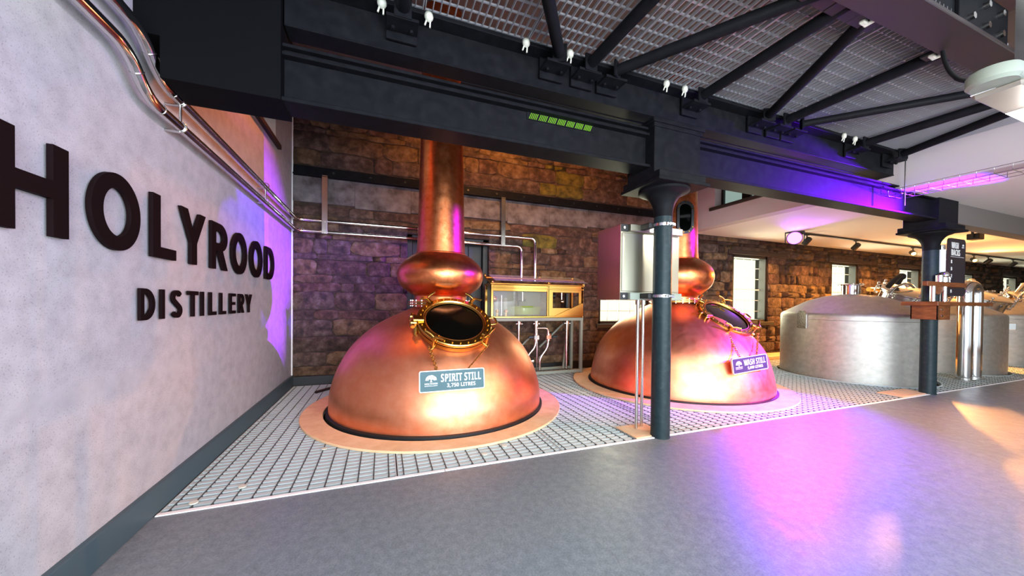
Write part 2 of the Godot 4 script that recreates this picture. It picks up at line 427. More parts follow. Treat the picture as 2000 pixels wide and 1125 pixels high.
# ---------- shell ----------
func build_shell() -> void:
	var b := MB.new()
	b.span(V(-1.9, -0.15, -3.09), V(31.5, 0, 4.3))
	struct("floor", b, M.floor)
	b = MB.new().span(V(-1.9, -1.35, -7.5), V(31.5, -1.2, -3.0)); b.span(V(-1.9, -1.2, -3.09), V(31.5, -0.15, -2.99))
	struct("pit_floor", b, M.pit)
	b = MB.new()
	for x in range(0, 9): b.span(V(-1.47 + x * 2.0, -0.03, -3.125), V(-1.47 + x * 2.0 + 1.994, 0.006, -3.085), 0.003)
	struct("trim_1", b, M.white_edge)
	# left wall with the upper room's opening
	b = MB.new()
	var x0 := -1.85; var x1 := -1.51
	b.span(V(x0, -1.2, -7.45), V(x1, 3.84, 4.1)); b.span(V(x0, 5.0, -7.45), V(x1, 5.85, 4.1))
	b.span(V(x0, 3.84, -7.45), V(x1, 5.0, -6.1)); b.span(V(x0, 3.84, -4.5), V(x1, 5.0, 4.1))
	struct("wall_left", b, M.concrete_wall)
	inner_window("window_1", x1, 1.0, -6.1, -4.5, Color(0.95, 0.93, 0.88), 0.55)
	struct("trim_2", MB.new().span(V(-1.512, 0.19, -7.1), V(-1.49, 5.8, -7.075), 0.003), M.white_edge)
	struct("baseboard_left", MB.new().span(V(-1.52, 0, -7.09), V(-1.475, 0.19, 4.05), 0.006), M.kerb)
	# bulkhead on the right of the stills and its opening
	x0 = 7.5; x1 = 7.78
	b = MB.new()
	b.span(V(x0, 3.425, -7.12), V(x1, 3.84, -3.25)); b.span(V(x0, 5.0, -7.12), V(x1, 5.85, -3.25))
	b.span(V(x0, 3.84, -7.12), V(x1, 5.0, -6.2)); b.span(V(x0, 3.84, -4.4), V(x1, 5.0, -3.25))
	b.span(V(x0, 3.32, -3.25), V(x1, 5.85, 4.1))
	struct("wall_bulkhead", b, M.plaster)
	inner_window("window_2", x0, -1.0, -6.2, -4.4, Color(0.78, 0.9, 0.86), 0.42)
	# low ceilings on the tank side, high ceiling over the stills, ceiling over the viewer
	struct("ceiling", MB.new().span(V(7.785, 3.43, -7.4), V(31.5, 3.6, -3.25)), M.ceiling)
	struct("ceiling_bar", MB.new().span(V(7.785, 3.325, -3.25), V(31.5, 3.6, 4.3)), M.ceiling)
	b = MB.new().span(V(-1.9, 5.8, -7.5), V(7.9, 6.0, -1.3)); b.span(V(-1.9, 4.2, -1.36), V(7.9, 6.0, -1.26))
	struct("ceiling_void", b, M.grey_beam)
	struct("ceiling_entry", MB.new().span(V(-1.9, 4.15, -1.3), V(7.6, 4.3, 4.3)), M.ceiling)
	# wall behind the viewer with its street windows, and the far end wall
	b = MB.new()
	var zf := 4.0
	var xs := -1.9
	for w in front_windows():
		b.span(V(xs, 0, zf), V(w[0] - w[2] / 2, 4.2, zf + 0.3))
		b.span(V(w[0] - w[2] / 2, 0, zf), V(w[0] + w[2] / 2, w[1] - w[3] / 2, zf + 0.3))
		b.span(V(w[0] - w[2] / 2, w[1] + w[3] / 2, zf), V(w[0] + w[2] / 2, 4.2, zf + 0.3))
		xs = w[0] + w[2] / 2
	b.span(V(xs, 0, zf), V(31.5, 4.2, zf + 0.3))
	struct("wall_front", b, M.plaster)
	var k := 9
	for w in front_windows():
		var f := MB.new()
		for sx in [-1.0, 0.0, 1.0]: f.box(V(w[0] + sx * (w[2] / 2 - 0.04), w[1], zf + 0.15), V(0.07, w[3], 0.08))
		for sy in [-1.0, 0.0, 1.0]: f.box(V(w[0], w[1] + sy * (w[3] / 2 - 0.04), zf + 0.15), V(w[2], 0.07, 0.08))
		var o := struct("window_%d" % k, f, M.dark_frame)
		struct("pane", MB.new().box(V(w[0], w[1], zf + 0.2), V(w[2], w[3], 0.02)), M.day_cool, o)
		k += 1
	struct("wall_end", MB.new().span(V(31.3, -1.2, -7.5), V(31.6, 4.0, 4.3)), M.plaster)

func inner_window(called: String, xw: float, into: float, z0: float, z1: float, tint: Color, e: float) -> void:
	# into: +1 when the room is on the +x side of the wall face
	var xb := xw - into * 0.24
	var f := MB.new()
	f.span(V(xb - 0.03, 3.84, z0), V(xb + 0.03, 5.0, z0 + 0.06)); f.span(V(xb - 0.03, 3.84, z1 - 0.06), V(xb + 0.03, 5.0, z1))
	f.span(V(xb - 0.03, 4.94, z0), V(xb + 0.03, 5.0, z1)); f.span(V(xb - 0.03, 3.84, z0), V(xb + 0.03, 3.9, z1))
	f.span(V(xb - 0.03, 3.84, z0 + 0.52), V(xb + 0.03, 5.0, z0 + 0.72)); f.span(V(xb - 0.03, 3.84, z0 + 1.1), V(xb + 0.03, 5.0, z0 + 1.2))
	var o := struct(called, f, M.dark_frame)
	struct("pane", MB.new().span(V(xb - into * 0.05 - 0.005, 3.85, z0), V(xb - into * 0.05 + 0.005, 5.0, z1)), glow(tint, e), o)
	struct("sill", MB.new().span(V(minf(xb, xw + into * 0.05), 3.80, z0 - 0.12), V(maxf(xb, xw + into * 0.05), 3.87, z1 + 0.1), 0.005), M.timber, o)

# ---------- back wall of rubble stone ----------
const ZB := -7.1
func build_back_wall() -> void:
	var holes := []   # x0, x1, y0, y1
	for w in back_windows(): holes.append([w[0] - 0.74, w[0] + 0.74, 1.03, 2.97])
	holes.append([0.44, 2.1, -0.1, 2.84])
	holes.sort_custom(func(a, c): return a[0] < c[0])
	var b := MB.new()
	var xs := -1.9
	for h in holes:
		b.span(V(xs, -1.2, ZB - 0.38), V(h[0], 5.85, ZB))
		b.span(V(h[0], h[3], ZB - 0.38), V(h[1], 5.85, ZB)); b.span(V(h[0], -1.2, ZB - 0.38), V(h[1], h[2], ZB))
		xs = h[1]
	b.span(V(xs, -1.2, ZB - 0.38), V(31.5, 5.85, ZB))
	var wall := struct("wall_back", b, M.mortar)
	# stones
	var rng := RandomNumberGenerator.new(); rng.seed = 77
	var shapes := []
	for i in 8: shapes.append(stone_shape(rng))
	var stones := []
	for zone in [[-1.5, 7.5, 0.16, 3.22], [-1.5, 7.5, 3.93, 5.4], [7.5, 16.5, 0.16, 3.42], [16.5, 31.0, 0.16, 3.42]]:
		var y: float = zone[2]
		while y < zone[3] - 0.06:
			var h: float = minf(rng.randf_range(0.10, 0.34), zone[3] - y)
			if zone[3] - y - h < 0.08: h = zone[3] - y
			var x: float = zone[0]
			while x < zone[1] - 0.05:
				var w: float = minf(rng.randf_range(0.2, 0.95) * (1.25 if zone[0] > 16.0 else 1.0), zone[1] - x)
				var a := x; var c := x + w
				for o in holes:
					if y + h > o[2] - 0.01 and y < o[3] + 0.01:
						if a >= o[0] - 0.01 and a < o[1]: a = o[1]
						if c > o[0] and c <= o[1] + 0.01: c = o[0]
						if a < o[0] and c > o[1]: c = o[0]
				if c - a > 0.07: stones.append([a, c, y, y + h, rng.randi() % 8, rng.randi() % 6, rng.randf_range(0.7, 1.3), rng.randf_range(-0.04, 0.04)])
				x += w
			y += h
	for s in stones:
		var cx: float = (s[0] + s[1]) / 2
		var cy: float = (s[2] + s[3]) / 2
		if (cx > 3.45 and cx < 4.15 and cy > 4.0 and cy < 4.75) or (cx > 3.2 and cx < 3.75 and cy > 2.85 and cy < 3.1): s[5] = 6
		s.append((s[1] - s[0]) * (s[3] - s[2]) / (cx * cx + 50.0))
	stones.sort_custom(func(p, q): return p[8] > q[8])
	var rest := {}
	for i in stones.size():
		var s: Array = stones[i]
		var sh: MB = shapes[s[4]]
		var t := Transform3D(Basis(V(0, 0, 1), s[7]) * Basis.from_scale(V(s[1] - s[0] - 0.004, s[3] - s[2] - 0.002, 0.034 * s[6])), V((s[0] + s[1]) / 2, (s[2] + s[3]) / 2, ZB - 0.008))
		if i < 300:
			if not sh.has_meta("m"): sh.set_meta("m", sh.mesh())
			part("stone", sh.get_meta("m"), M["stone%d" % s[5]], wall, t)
		else:
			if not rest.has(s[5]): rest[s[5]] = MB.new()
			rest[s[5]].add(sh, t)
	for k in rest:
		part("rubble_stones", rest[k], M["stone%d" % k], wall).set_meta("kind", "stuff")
	# smooth rendered band under the steel channel
	var rb := MB.new()
	for i in 9:
		var xa := -1.5 + i * 1.0
		rb.span(V(xa, 3.27 + rng.randf_range(-0.05, 0.05), ZB - 0.02), V(xa + 1.0, 3.73, ZB + 0.022 + rng.randf() * 0.006), 0.008)
	part("render_band", rb, M.render, wall)
	struct("baseboard_back", MB.new().span(V(-1.5, 0, ZB - 0.01), V(7.4, 0.165, ZB + 0.035), 0.006), M.door_paint)
	# steel channel with bolt holes
	var ch := thing("wall_channel", "black steel channel bolted across the stone wall above the steam pipes", "channel", V(0, 0, 0))
	var cb := MB.new()
	cb.span(V(-1.48, 3.73, ZB), V(7.45, 3.90, ZB + 0.045), 0.004); cb.span(V(-1.48, 3.715, ZB), V(7.45, 3.74, ZB + 0.11), 0.004)
	part("channel", cb, M.black_steel, ch)
	for i in 14: part("bolt", MB.new().cyl(V(-0.85 + i * 0.62, 3.82, ZB + 0.045), V(-0.85 + i * 0.62, 3.82, ZB + 0.058), 0.02, 8), M.door_paint, ch)
	# dark door in its recess behind the first still
	var d := struct("door_1", MB.new().span(V(0.44, -0.05, ZB - 0.30), V(2.1, 2.84, ZB - 0.24)), M.door_paint)
	for i in 5: part("plank", MB.new().span(V(0.55 + i * 0.29, 0.1, ZB - 0.25), V(0.55 + i * 0.29 + 0.28, 2.72, ZB - 0.215), 0.006), M.door_paint, d)
	part("door_frame", MB.new().span(V(0.44, -0.05, ZB - 0.24), V(0.54, 2.84, ZB - 0.1)).span(V(2.0, -0.05, ZB - 0.24), V(2.1, 2.84, ZB - 0.1)).span(V(0.44, 2.74, ZB - 0.24), V(2.1, 2.84, ZB - 0.1)), M.door_paint, d)
	# windows
	var n := 3
	for w in back_windows():
		var cx: float = w[0]
		var f := MB.new()
		for s in [-1.0, 1.0]: f.box(V(cx + s * 0.70, 2.0, ZB - 0.2), V(0.08, 1.94, 0.36), 0.004)
		f.box(V(cx, 2.93, ZB - 0.2), V(1.48, 0.08, 0.36), 0.004); f.box(V(cx, 1.06, ZB - 0.2), V(1.48, 0.07, 0.36), 0.004)
		var o := struct("window_%d" % n, f, M.dark_frame)
		part("pane", MB.new().box(V(cx, 2.0, ZB - 0.33), V(1.36, 1.84, 0.012)), M.day, o)
		for i in 3: part("glazing_bar", MB.new().box(V(cx - 0.34 + i * 0.34, 2.0, ZB - 0.21), V(0.014, 1.8, 0.02)), M.white, o)
		for i in 5: part("glazing_bar", MB.new().box(V(cx, 1.34 + i * 0.32, ZB - 0.21), V(1.32, 0.03 if i == 2 else 0.014, 0.02)), M.white, o)
		part("lintel", MB.new().span(V(cx - 0.95, 2.97, ZB - 0.1), V(cx + 1.45, 3.09, ZB + 0.05), 0.01), M.timber, o)
		part("sill", MB.new().span(V(cx - 0.82, 0.93, ZB - 0.3), V(cx + 0.95, 1.03, ZB + 0.07), 0.008), M.dark_frame, o)
		n += 1

func stone_shape(rng: RandomNumberGenerator) -> MB:
	var N := 5
	var p := []
	for j in N:
		var row := []
		for i in N:
			var u := float(i) / (N - 1) - 0.5; var w := float(j) / (N - 1) - 0.5
			var edge := maxf(absf(u), absf(w)) > 0.49
			var z := 0.62 if edge else 1.0 + rng.randf_range(-0.28, 0.28)
			var k := 0.045
			if absf(u) > 0.49 and absf(w) > 0.49: k = 0.10; u *= 0.93; w *= 0.86
			u += rng.randf_range(-k, k) * 0.6; w += rng.randf_range(-k, k)
			row.append(V(clampf(u, -0.52, 0.52), clampf(w, -0.53, 0.53), z))
		p.append(row)
	var g := func(i, j) -> Vector3: return p[clampi(j, 0, N - 1)][clampi(i, 0, N - 1)]
	var nn := func(i, j) -> Vector3:
		var du: Vector3 = g.call(i + 1, j) - g.call(i - 1, j); var dv: Vector3 = g.call(i, j + 1) - g.call(i, j - 1)
		du.z *= 0.16; dv.z *= 0.16
		var q := du.cross(dv)
		if i == 0: q += V(-0.25, 0, 0)
		if i == N - 1: q += V(0.25, 0, 0)
		if j == 0: q += V(0, -0.25, 0)
		if j == N - 1: q += V(0, 0.25, 0)
		q.z *= 0.35
		return q.normalized()
	var b := MB.new()
	for j in N - 1:
		for i in N - 1:
			b.quadn(g.call(i, j), g.call(i + 1, j), g.call(i + 1, j + 1), g.call(i, j + 1), nn.call(i, j), nn.call(i + 1, j), nn.call(i + 1, j + 1), nn.call(i, j + 1))
	for i in N - 1:
		for e in [[p[0][i], p[0][i + 1], V(0, -1, 0)], [p[N - 1][i], p[N - 1][i + 1], V(0, 1, 0)], [p[i][0], p[i + 1][0], V(-1, 0, 0)], [p[i][N - 1], p[i + 1][N - 1], V(1, 0, 0)]]:
			b.quad(e[0], e[1], e[1] * V(1, 1, 0), e[0] * V(1, 1, 0), e[2])
	return b

# ---------- beams, bracing and overhead grating ----------
func build_beams() -> void:
	var t := thing("steel_beam", "long black steel beam carried by the two round columns in front of the stills", "beam")
	part("web", MB.new().span(V(-0.72, 2.99, -3.13), V(9.0, 3.31, -3.05)), M.black_steel, t)
	part("bottom_flange", MB.new().span(V(-0.72, 2.965, -3.225), V(9.0, 2.995, -2.975), 0.004), M.black_steel, t)
	part("top_flange", MB.new().span(V(-0.72, 3.305, -3.2), V(9.0, 3.33, -2.985), 0.004).span(V(-0.72, 3.33, -3.2), V(9.0, 3.368, -3.04)).span(V(-0.72, 3.368, -3.2), V(9.0, 3.392, -2.99), 0.004), M.black_steel, t)
	t = thing("steel_beam", "black girder stacked on top of the column beam, holding the overhead grating", "beam")
	part("web", MB.new().span(V(-0.69, 3.527, -3.16), V(7.35, 3.80, -3.0)), M.black_steel, t)
	part("grating_ledge", MB.new().span(V(-0.69, 3.795, -3.1), V(7.35, 3.83, -2.87), 0.004), M.black_steel, t)
	part("bottom_lip", MB.new().span(V(-0.69, 3.52, -3.165), V(7.35, 3.532, -2.99), 0.003).span(V(0.66, 3.515, -3.27), V(7.35, 3.53, -3.16)), M.black_steel, t)
	t = thing("steel_beam", "heavy black steel beam with broad flat underside, near the hanging tube light", "beam")
	part("bottom_flange", MB.new().span(V(-1.5, 3.665, -1.55), V(5.2, 3.70, -1.31), 0.005), mat(Color(0.16, 0.125, 0.12), 0.5), t)
	part("web", MB.new().span(V(-1.5, 3.70, -1.46), V(5.2, 4.15, -1.40)), M.black_steel, t)
	part("splice_plate", MB.new().span(V(4.25, 3.74, -1.40), V(5.1, 4.1, -1.375), 0.004), M.black_steel, t)
	for i in 6: part("bolt", MB.new().cyl(V(4.4 + (i % 3) * 0.26, 3.83 + (i / 3) * 0.17, -1.38), V(4.4 + (i % 3) * 0.26, 3.83 + (i / 3) * 0.17, -1.34), 0.028, 6), M.steel, t)
	one("steel_beam", "brown painted cross beam running toward the viewer behind the hanging tube light", "beam", MB.new().span(V(5.22, 3.665, -1.56), V(5.5, 4.15, 3.9), 0.006), mat(Color(0.33, 0.24, 0.20), 0.6))
	one("cladding_box", "large black boxed-in beam end against the left wall above the steam pipes", "cladding", MB.new().prism(PackedVector2Array([Vector2(-1.375, 2.955), Vector2(-0.70, 2.955), Vector2(-0.70, 4.2), Vector2(-1.508, 4.2), Vector2(-1.508, 3.225), Vector2(-1.375, 3.225)]), -3.29, -2.95), M.cladding)
	one("steel_beam", "plain grey boxed beam continuing to the right from the second column", "beam", MB.new().span(V(9.2, 2.975, -3.24), V(31.0, 3.32, -3.0), 0.006), M.grey_beam)
	# bracing tubes in the plane under the grating: x at the girder, x at the heavy beam, radius
	var tubes := [[0.13, 0.13, 0.05, "square on, at the far left edge"], [1.47, 0.56, 0.05, "slanting left, first of the fan"], [1.80, 1.86, 0.05, "square on, second of the fan"], [2.09, 2.92, 0.05, "third of the fan, slanting right"], [3.19, 3.21, 0.05, "square on, right of first column"], [4.23, 3.49, 0.05, "slanting left, pale clamp at top"],
		[4.55, 4.58, 0.05, "square on, meeting the lamp cable"], [4.82, 5.92, 0.04, "thinner, slanting toward the tube light"], [6.17, 6.26, 0.05, "square on, behind the hanging tube light"], [7.10, 6.62, 0.05, "last on the right by white bulkhead"]]
	for q in tubes:
		var o := thing("bracing_tube", "dark bracing tube under overhead grating, %s" % q[3], "bracing tube")
		var a := V(q[0], 3.74, -2.80); var c := V(q[1], 3.74, -1.57)
		part("tube", MB.new().cyl(a, c, q[2], 16), M.black_steel, o)
		part("end_plate", MB.new().box(Vector3.ZERO, V(0.15, 0.13, 0.02), 0.003, MB.along(a, c) * Transform3D(Basis(V(1, 0, 0), PI / 2), Vector3.ZERO)), M.black_steel, o)
		part("bracket", MB.new().span(V(q[0] - 0.12, 3.60, -2.985), V(q[0] + 0.12, 3.79, -2.96), 0.004), M.black_steel, o)
		part("bracket", MB.new().span(V(q[0] - 0.12, 3.66, -2.96), V(q[0] + 0.12, 3.682, -2.80), 0.003), M.black_steel, o)
		part("gusset", MB.new().span(V(q[1] - 0.14, 3.70, -1.66), V(q[1] + 0.14, 3.72, -1.5), 0.003), M.door_paint, o)
		for s in [-1.0, 1.0]: part("bolt", MB.new().cyl(V(q[0] + s * 0.07, 3.655, -2.9), V(q[0] + s * 0.07, 3.635, -2.9), 0.016, 6), M.black_steel, o)
	# overhead grating panels, bars along z, rods along x
	for i in 10:
		var xa := -1.5 + i * 0.9
		var xb := xa + 0.89
		if xb > 7.45: xb = 7.42
		if xb - xa < 0.1: continue
		var o := thing("walkway_grating", "galvanised walkway grating panel overhead, %s from the left" % ORD[i], "grating", V(0, 0, 0), "overhead grating panels")
		var b := MB.new()
		var x := xa
		while x < xb:
			b.span(V(x, 3.835, -2.98), V(x + 0.006, 3.865, -1.4))
			x += 0.059
		part("bearing_bars", b, M.galv_roof, o).set_meta("kind", "stuff")
		b = MB.new()
		for k in 13: b.span(V(xa, 3.851, -2.90 + k * 0.117), V(xb, 3.866, -2.888 + k * 0.117))
		part("cross_rods", b, M.galv_roof, o).set_meta("kind", "stuff")
		for z in [-2.98, -1.41]: part("end_bar", MB.new().span(V(xa, 3.832, z), V(xb, 3.868, z + 0.008)), M.galv_roof, o)
		part("side_bar", MB.new().span(V(xb - 0.008, 3.83, -2.98), V(xb, 3.868, -1.4)), M.galv_roof, o)
	# pale grating clips
	var clips := [V(-0.02, 3.77, -2.86), V(0.33, 3.77, -2.86), V(1.17, 3.79, -2.86), V(1.6, 3.79, -2.84), V(2.75, 3.79, -2.86), V(3.0, 3.79, -2.86), V(5.8, 3.79, -2.86), V(6.05, 3.79, -2.86), V(7.25, 3.79, -2.86)]
	for i in clips.size():
		var c: Vector3 = clips[i]
		var o := thing("grating_clip", "small pale grating clip on the girder, %s from the left" % ORD[i], "clip", c, "grating clips on the girder")
		part("cap", MB.new().ball(V(0, 0.01, 0), 0.036, 10, V(1, 1.2, 0.7)), M.clip, o)
		part("leg", MB.new().tube([V(-0.012, 0, 0), V(-0.03, -0.06, -0.01)], 0.007, 6), M.clip, o)
		part("leg", MB.new().tube([V(0.012, 0, 0), V(0.01, -0.07, -0.01)], 0.007, 6), M.clip, o)
	for c in [[V(3.50, 3.69, -1.57), "on the left-slanting bracing tube"], [V(4.52, 3.69, -1.57), "by the tube light's cable"]]:
		one("beam_clamp", "bright metal beam clamp on the heavy beam's edge %s" % c[1], "clamp", MB.new().box(c[0] + V(0, 0, 0.03), V(0.03, 0.03, 0.16), 0.008, Transform3D()).box(c[0] + V(-0.03, 0.01, -0.03), V(0.07, 0.04, 0.04), 0.008), M.clip)

# ---------- floor grating ----------
const ORD := ["first", "second", "third", "fourth", "fifth", "sixth", "seventh", "eighth", "ninth", "tenth", "eleventh", "twelfth", "thirteenth"]
const POTS := [[0.82, -5.3, 1.56], [5.3, -5.2, 1.63], [9.8, -4.65, 1.32], [13.15, -4.7, 1.32], [16.5, -4.75, 1.32]]
func cut(a: float, c: float, at: float, along_x: bool) -> Array:
	var segs := [[a, c]]
	for q in POTS:
		var ctr: float = q[0] if along_x else q[1]
		var off: float = at - (q[1] if along_x else q[0])
		if absf(off) >= q[2]: continue
		var hw := sqrt(q[2] * q[2] - off * off)
		var out := []
		for s in segs:
			if s[1] <= ctr - hw or s[0] >= ctr + hw: out.append(s); continue
			if s[0] < ctr - hw: out.append([s[0], ctr - hw])
			if s[1] > ctr + hw: out.append([ctr + hw, s[1]])
		segs = out
	return segs
func build_grating() -> void:
	for j in 2:
		var z0 := -7.05 if j == 0 else -5.1
		var z1 := -5.11 if j == 0 else -3.125
		for i in 13:
			var x0 := -1.47 + i * 1.6; var x1 := x0 + 1.59
			var o := thing("floor_grating", "galvanised floor grating panel, %s row, %s from the left wall" % [["back", "front"][j], ORD[i]], "grating", V(0, 0, 0), "floor grating panels")
			var b := MB.new()
			var z := z0 + 0.02
			while z < z1:
				for s in cut(x0, x1, z, true): b.span(V(s[0], -0.038, z - 0.021), V(s[1], -0.002, z + 0.021))
				z += 0.0725
			part("bearing_bars", b, M.galv, o).set_meta("kind", "stuff")
			b = MB.new()
			var x := x0 + 0.05
			while x < x1:
				for s in cut(z0, z1, x, false): b.span(V(x - 0.005, -0.03, s[0]), V(x + 0.005, 0.0, s[1]))
				x += 0.123
			part("cross_rods", b, M.galv_dark, o).set_meta("kind", "stuff")
			b = MB.new()
			for xx in [x0 + 0.004, x1 - 0.004]:
				for s in cut(z0, z1, xx, false): b.span(V(xx - 0.004, -0.04, s[0]), V(xx + 0.004, 0.0, s[1]))
			for zz in [z0 + 0.004, z1 - 0.004]:
				for s in cut(x0, x1, zz, true): b.span(V(s[0], -0.04, zz - 0.004), V(s[1], 0.0, zz + 0.004))
			part("edge_bars", b, M.galv, o)
	# edging rings of the tank holes
	var nth := ["nearest", "second", "third"]
	for k in 3:
		var q: Array = POTS[k + 2]
		one("edging_ring", "steel edging ring in the grating round the %s steel tank" % nth[k], "edging ring", MB.new().lathe([Vector2(q[2] - 0.02, -0.05), Vector2(q[2] + 0.0, -0.05), Vector2(q[2] + 0.0, 0.008), Vector2(q[2] - 0.02, 0.008), Vector2(q[2] - 0.02, -0.05)], 64, Transform3D(Basis(), V(q[0], 0, q[1]))), M.galv)
	# grating fixing discs
	var fx := [V(-1.05, 0.004, -3.35), V(-0.55, 0.004, -3.95), V(-0.95, 0.004, -4.9), V(0.95, 0.004, -3.3), V(1.2, 0.004, -3.42), V(-1.3, 0.004, -3.2)]
	var fw := ["second along the front edge", "left of the pale ring", "farthest back by the kerb", "left one before the still", "right one before the still", "front left corner"]
	for i in 6:
		var c: Vector3 = fx[i]
		one("fixing_disc", "small bright fixing disc on the floor grating, %s" % fw[i], "fixing", MB.new().cyl(c, c + V(0, 0.008, 0), 0.028, 12), M.clip, "grating fixings")

# ---------- pot stills ----------
func build_stills() -> void:
	var p1 := spline([Vector2(1.50, -0.5), Vector2(1.50, -0.03), Vector2(1.502, 0.15), Vector2(1.48, 0.34), Vector2(1.385, 0.62), Vector2(1.205, 0.915), Vector2(0.89, 1.19), Vector2(0.52, 1.375), Vector2(0.37, 1.44)])
	var n1 := spline([Vector2(0.36, 2.215), Vector2(0.345, 2.5), Vector2(0.325, 3.4), Vector2(0.31, 4.0), Vector2(0.30, 5.78)], 4)
	var g1 := spline([Vector2(0.385, 1.50), Vector2(0.39, 1.60), Vector2(0.46, 1.645), Vector2(0.585, 1.75), Vector2(0.632, 1.90), Vector2(0.59, 2.04), Vector2(0.48, 2.15), Vector2(0.36, 2.225)])
	still("spirit_still", "nearest copper pot still with onion neck bulb and a teal sign", V(0.82, 0, -5.3), p1, g1, n1, 0.385, 1.46, V(0.86, 1.235, -4.43), V(0.03, 0.80, 0.60), 0.385)
	var p2 := spline([Vector2(1.58, -0.5), Vector2(1.58, -0.03), Vector2(1.575, 0.15), Vector2(1.50, 0.5), Vector2(1.37, 0.8), Vector2(1.04, 1.17), Vector2(0.65, 1.42), Vector2(0.40, 1.54)])
	var n2 := spline([Vector2(0.385, 2.36), Vector2(0.37, 2.65), Vector2(0.355, 3.4), Vector2(0.345, 4.0), Vector2(0.33, 5.78)], 4)
	var g2 := spline([Vector2(0.385, 1.58), Vector2(0.39, 1.67), Vector2(0.47, 1.73), Vector2(0.60, 1.86), Vector2(0.65, 2.03), Vector2(0.61, 2.19), Vector2(0.50, 2.30), Vector2(0.385, 2.37)])
	var w := still("wash_still", "farther copper pot still behind the first column, with purple-lit side and sign", V(5.3, 0, -5.2), p2, g2, n2, 0.385, 1.55, V(5.60, 1.285, -4.40), V(0.02, 0.80, 0.60), 0.385)
	# oval sight glass on the second still's neck
	var dir := V(-0.40, 0, 0.917).normalized()
	var fr := Transform3D(Basis(V(0, 1, 0).cross(dir), V(0, 1, 0), dir), V(0, 3.10, 0) + dir * 0.335)
	var o := Node3D.new(); o.name = "sight_glass"; w.add_child(o, true)
	o.transform = fr
	part("frame", MB.new().band(capsule(0.15, 0.30), capsule(0.105, 0.25), 0.0, 0.05), M.dark_frame, o)
	part("glass", MB.new().prism(capsule(0.106, 0.252), 0.0, 0.03), M.dark_glass, o)
	var pts := capsule(0.128, 0.276)
	for i in range(0, pts.size(), 3): part("bolt", MB.new().cyl(V(pts[i].x, pts[i].y, 0.05), V(pts[i].x, pts[i].y, 0.064), 0.013, 6), M.brass, o)
	# floor rings of pale ply around the pots
	var rings := [[V(0.80, 0, -5.27), 1.54, 1.80, "wide pale ply floor ring around the nearest copper still"], [V(5.27, 0, -5.2), 1.61, 1.90, "wide pale ply floor ring, pink-lit, around the farther copper still"]]
	for q in rings:
		one("floor_ring", q[3], "floor ring", MB.new().lathe([Vector2(q[1], 0.002), Vector2(q[1], 0.026), Vector2(q[2] - 0.004, 0.026), Vector2(q[2], 0.022), Vector2(q[2], 0.002), Vector2(q[1], 0.002)], 96, Transform3D(Basis(), q[0])), M.ply)
	hang_sign("still_sign", "teal sign with tree emblem hanging on the nearest copper still", V(0.73, 0.645, -3.83), 0.5, -1.0, M.teal_sign, "SPIRIT STILL", "3,750 LITRES", V(0.86, 1.235, -4.43))
	hang_sign("still_sign", "purple-lit sign with tree emblem hanging on the farther copper still", V(5.22, 0.62, -3.67), 4.5, -2.0, M.navy_sign, "WASH STILL", "5,000 LITRES", V(5.60, 1.285, -4.40))

func capsule(r: float, h: float) -> PackedVector2Array:
	var out := PackedVector2Array()
	for i in 13: out.append(Vector2(cos(PI * i / 12.0) * r, (h - r) + sin(PI * i / 12.0) * r))
	for i in 13: out.append(Vector2(-cos(PI * i / 12.0) * r, -(h - r) - sin(PI * i / 12.0) * r))
	return out

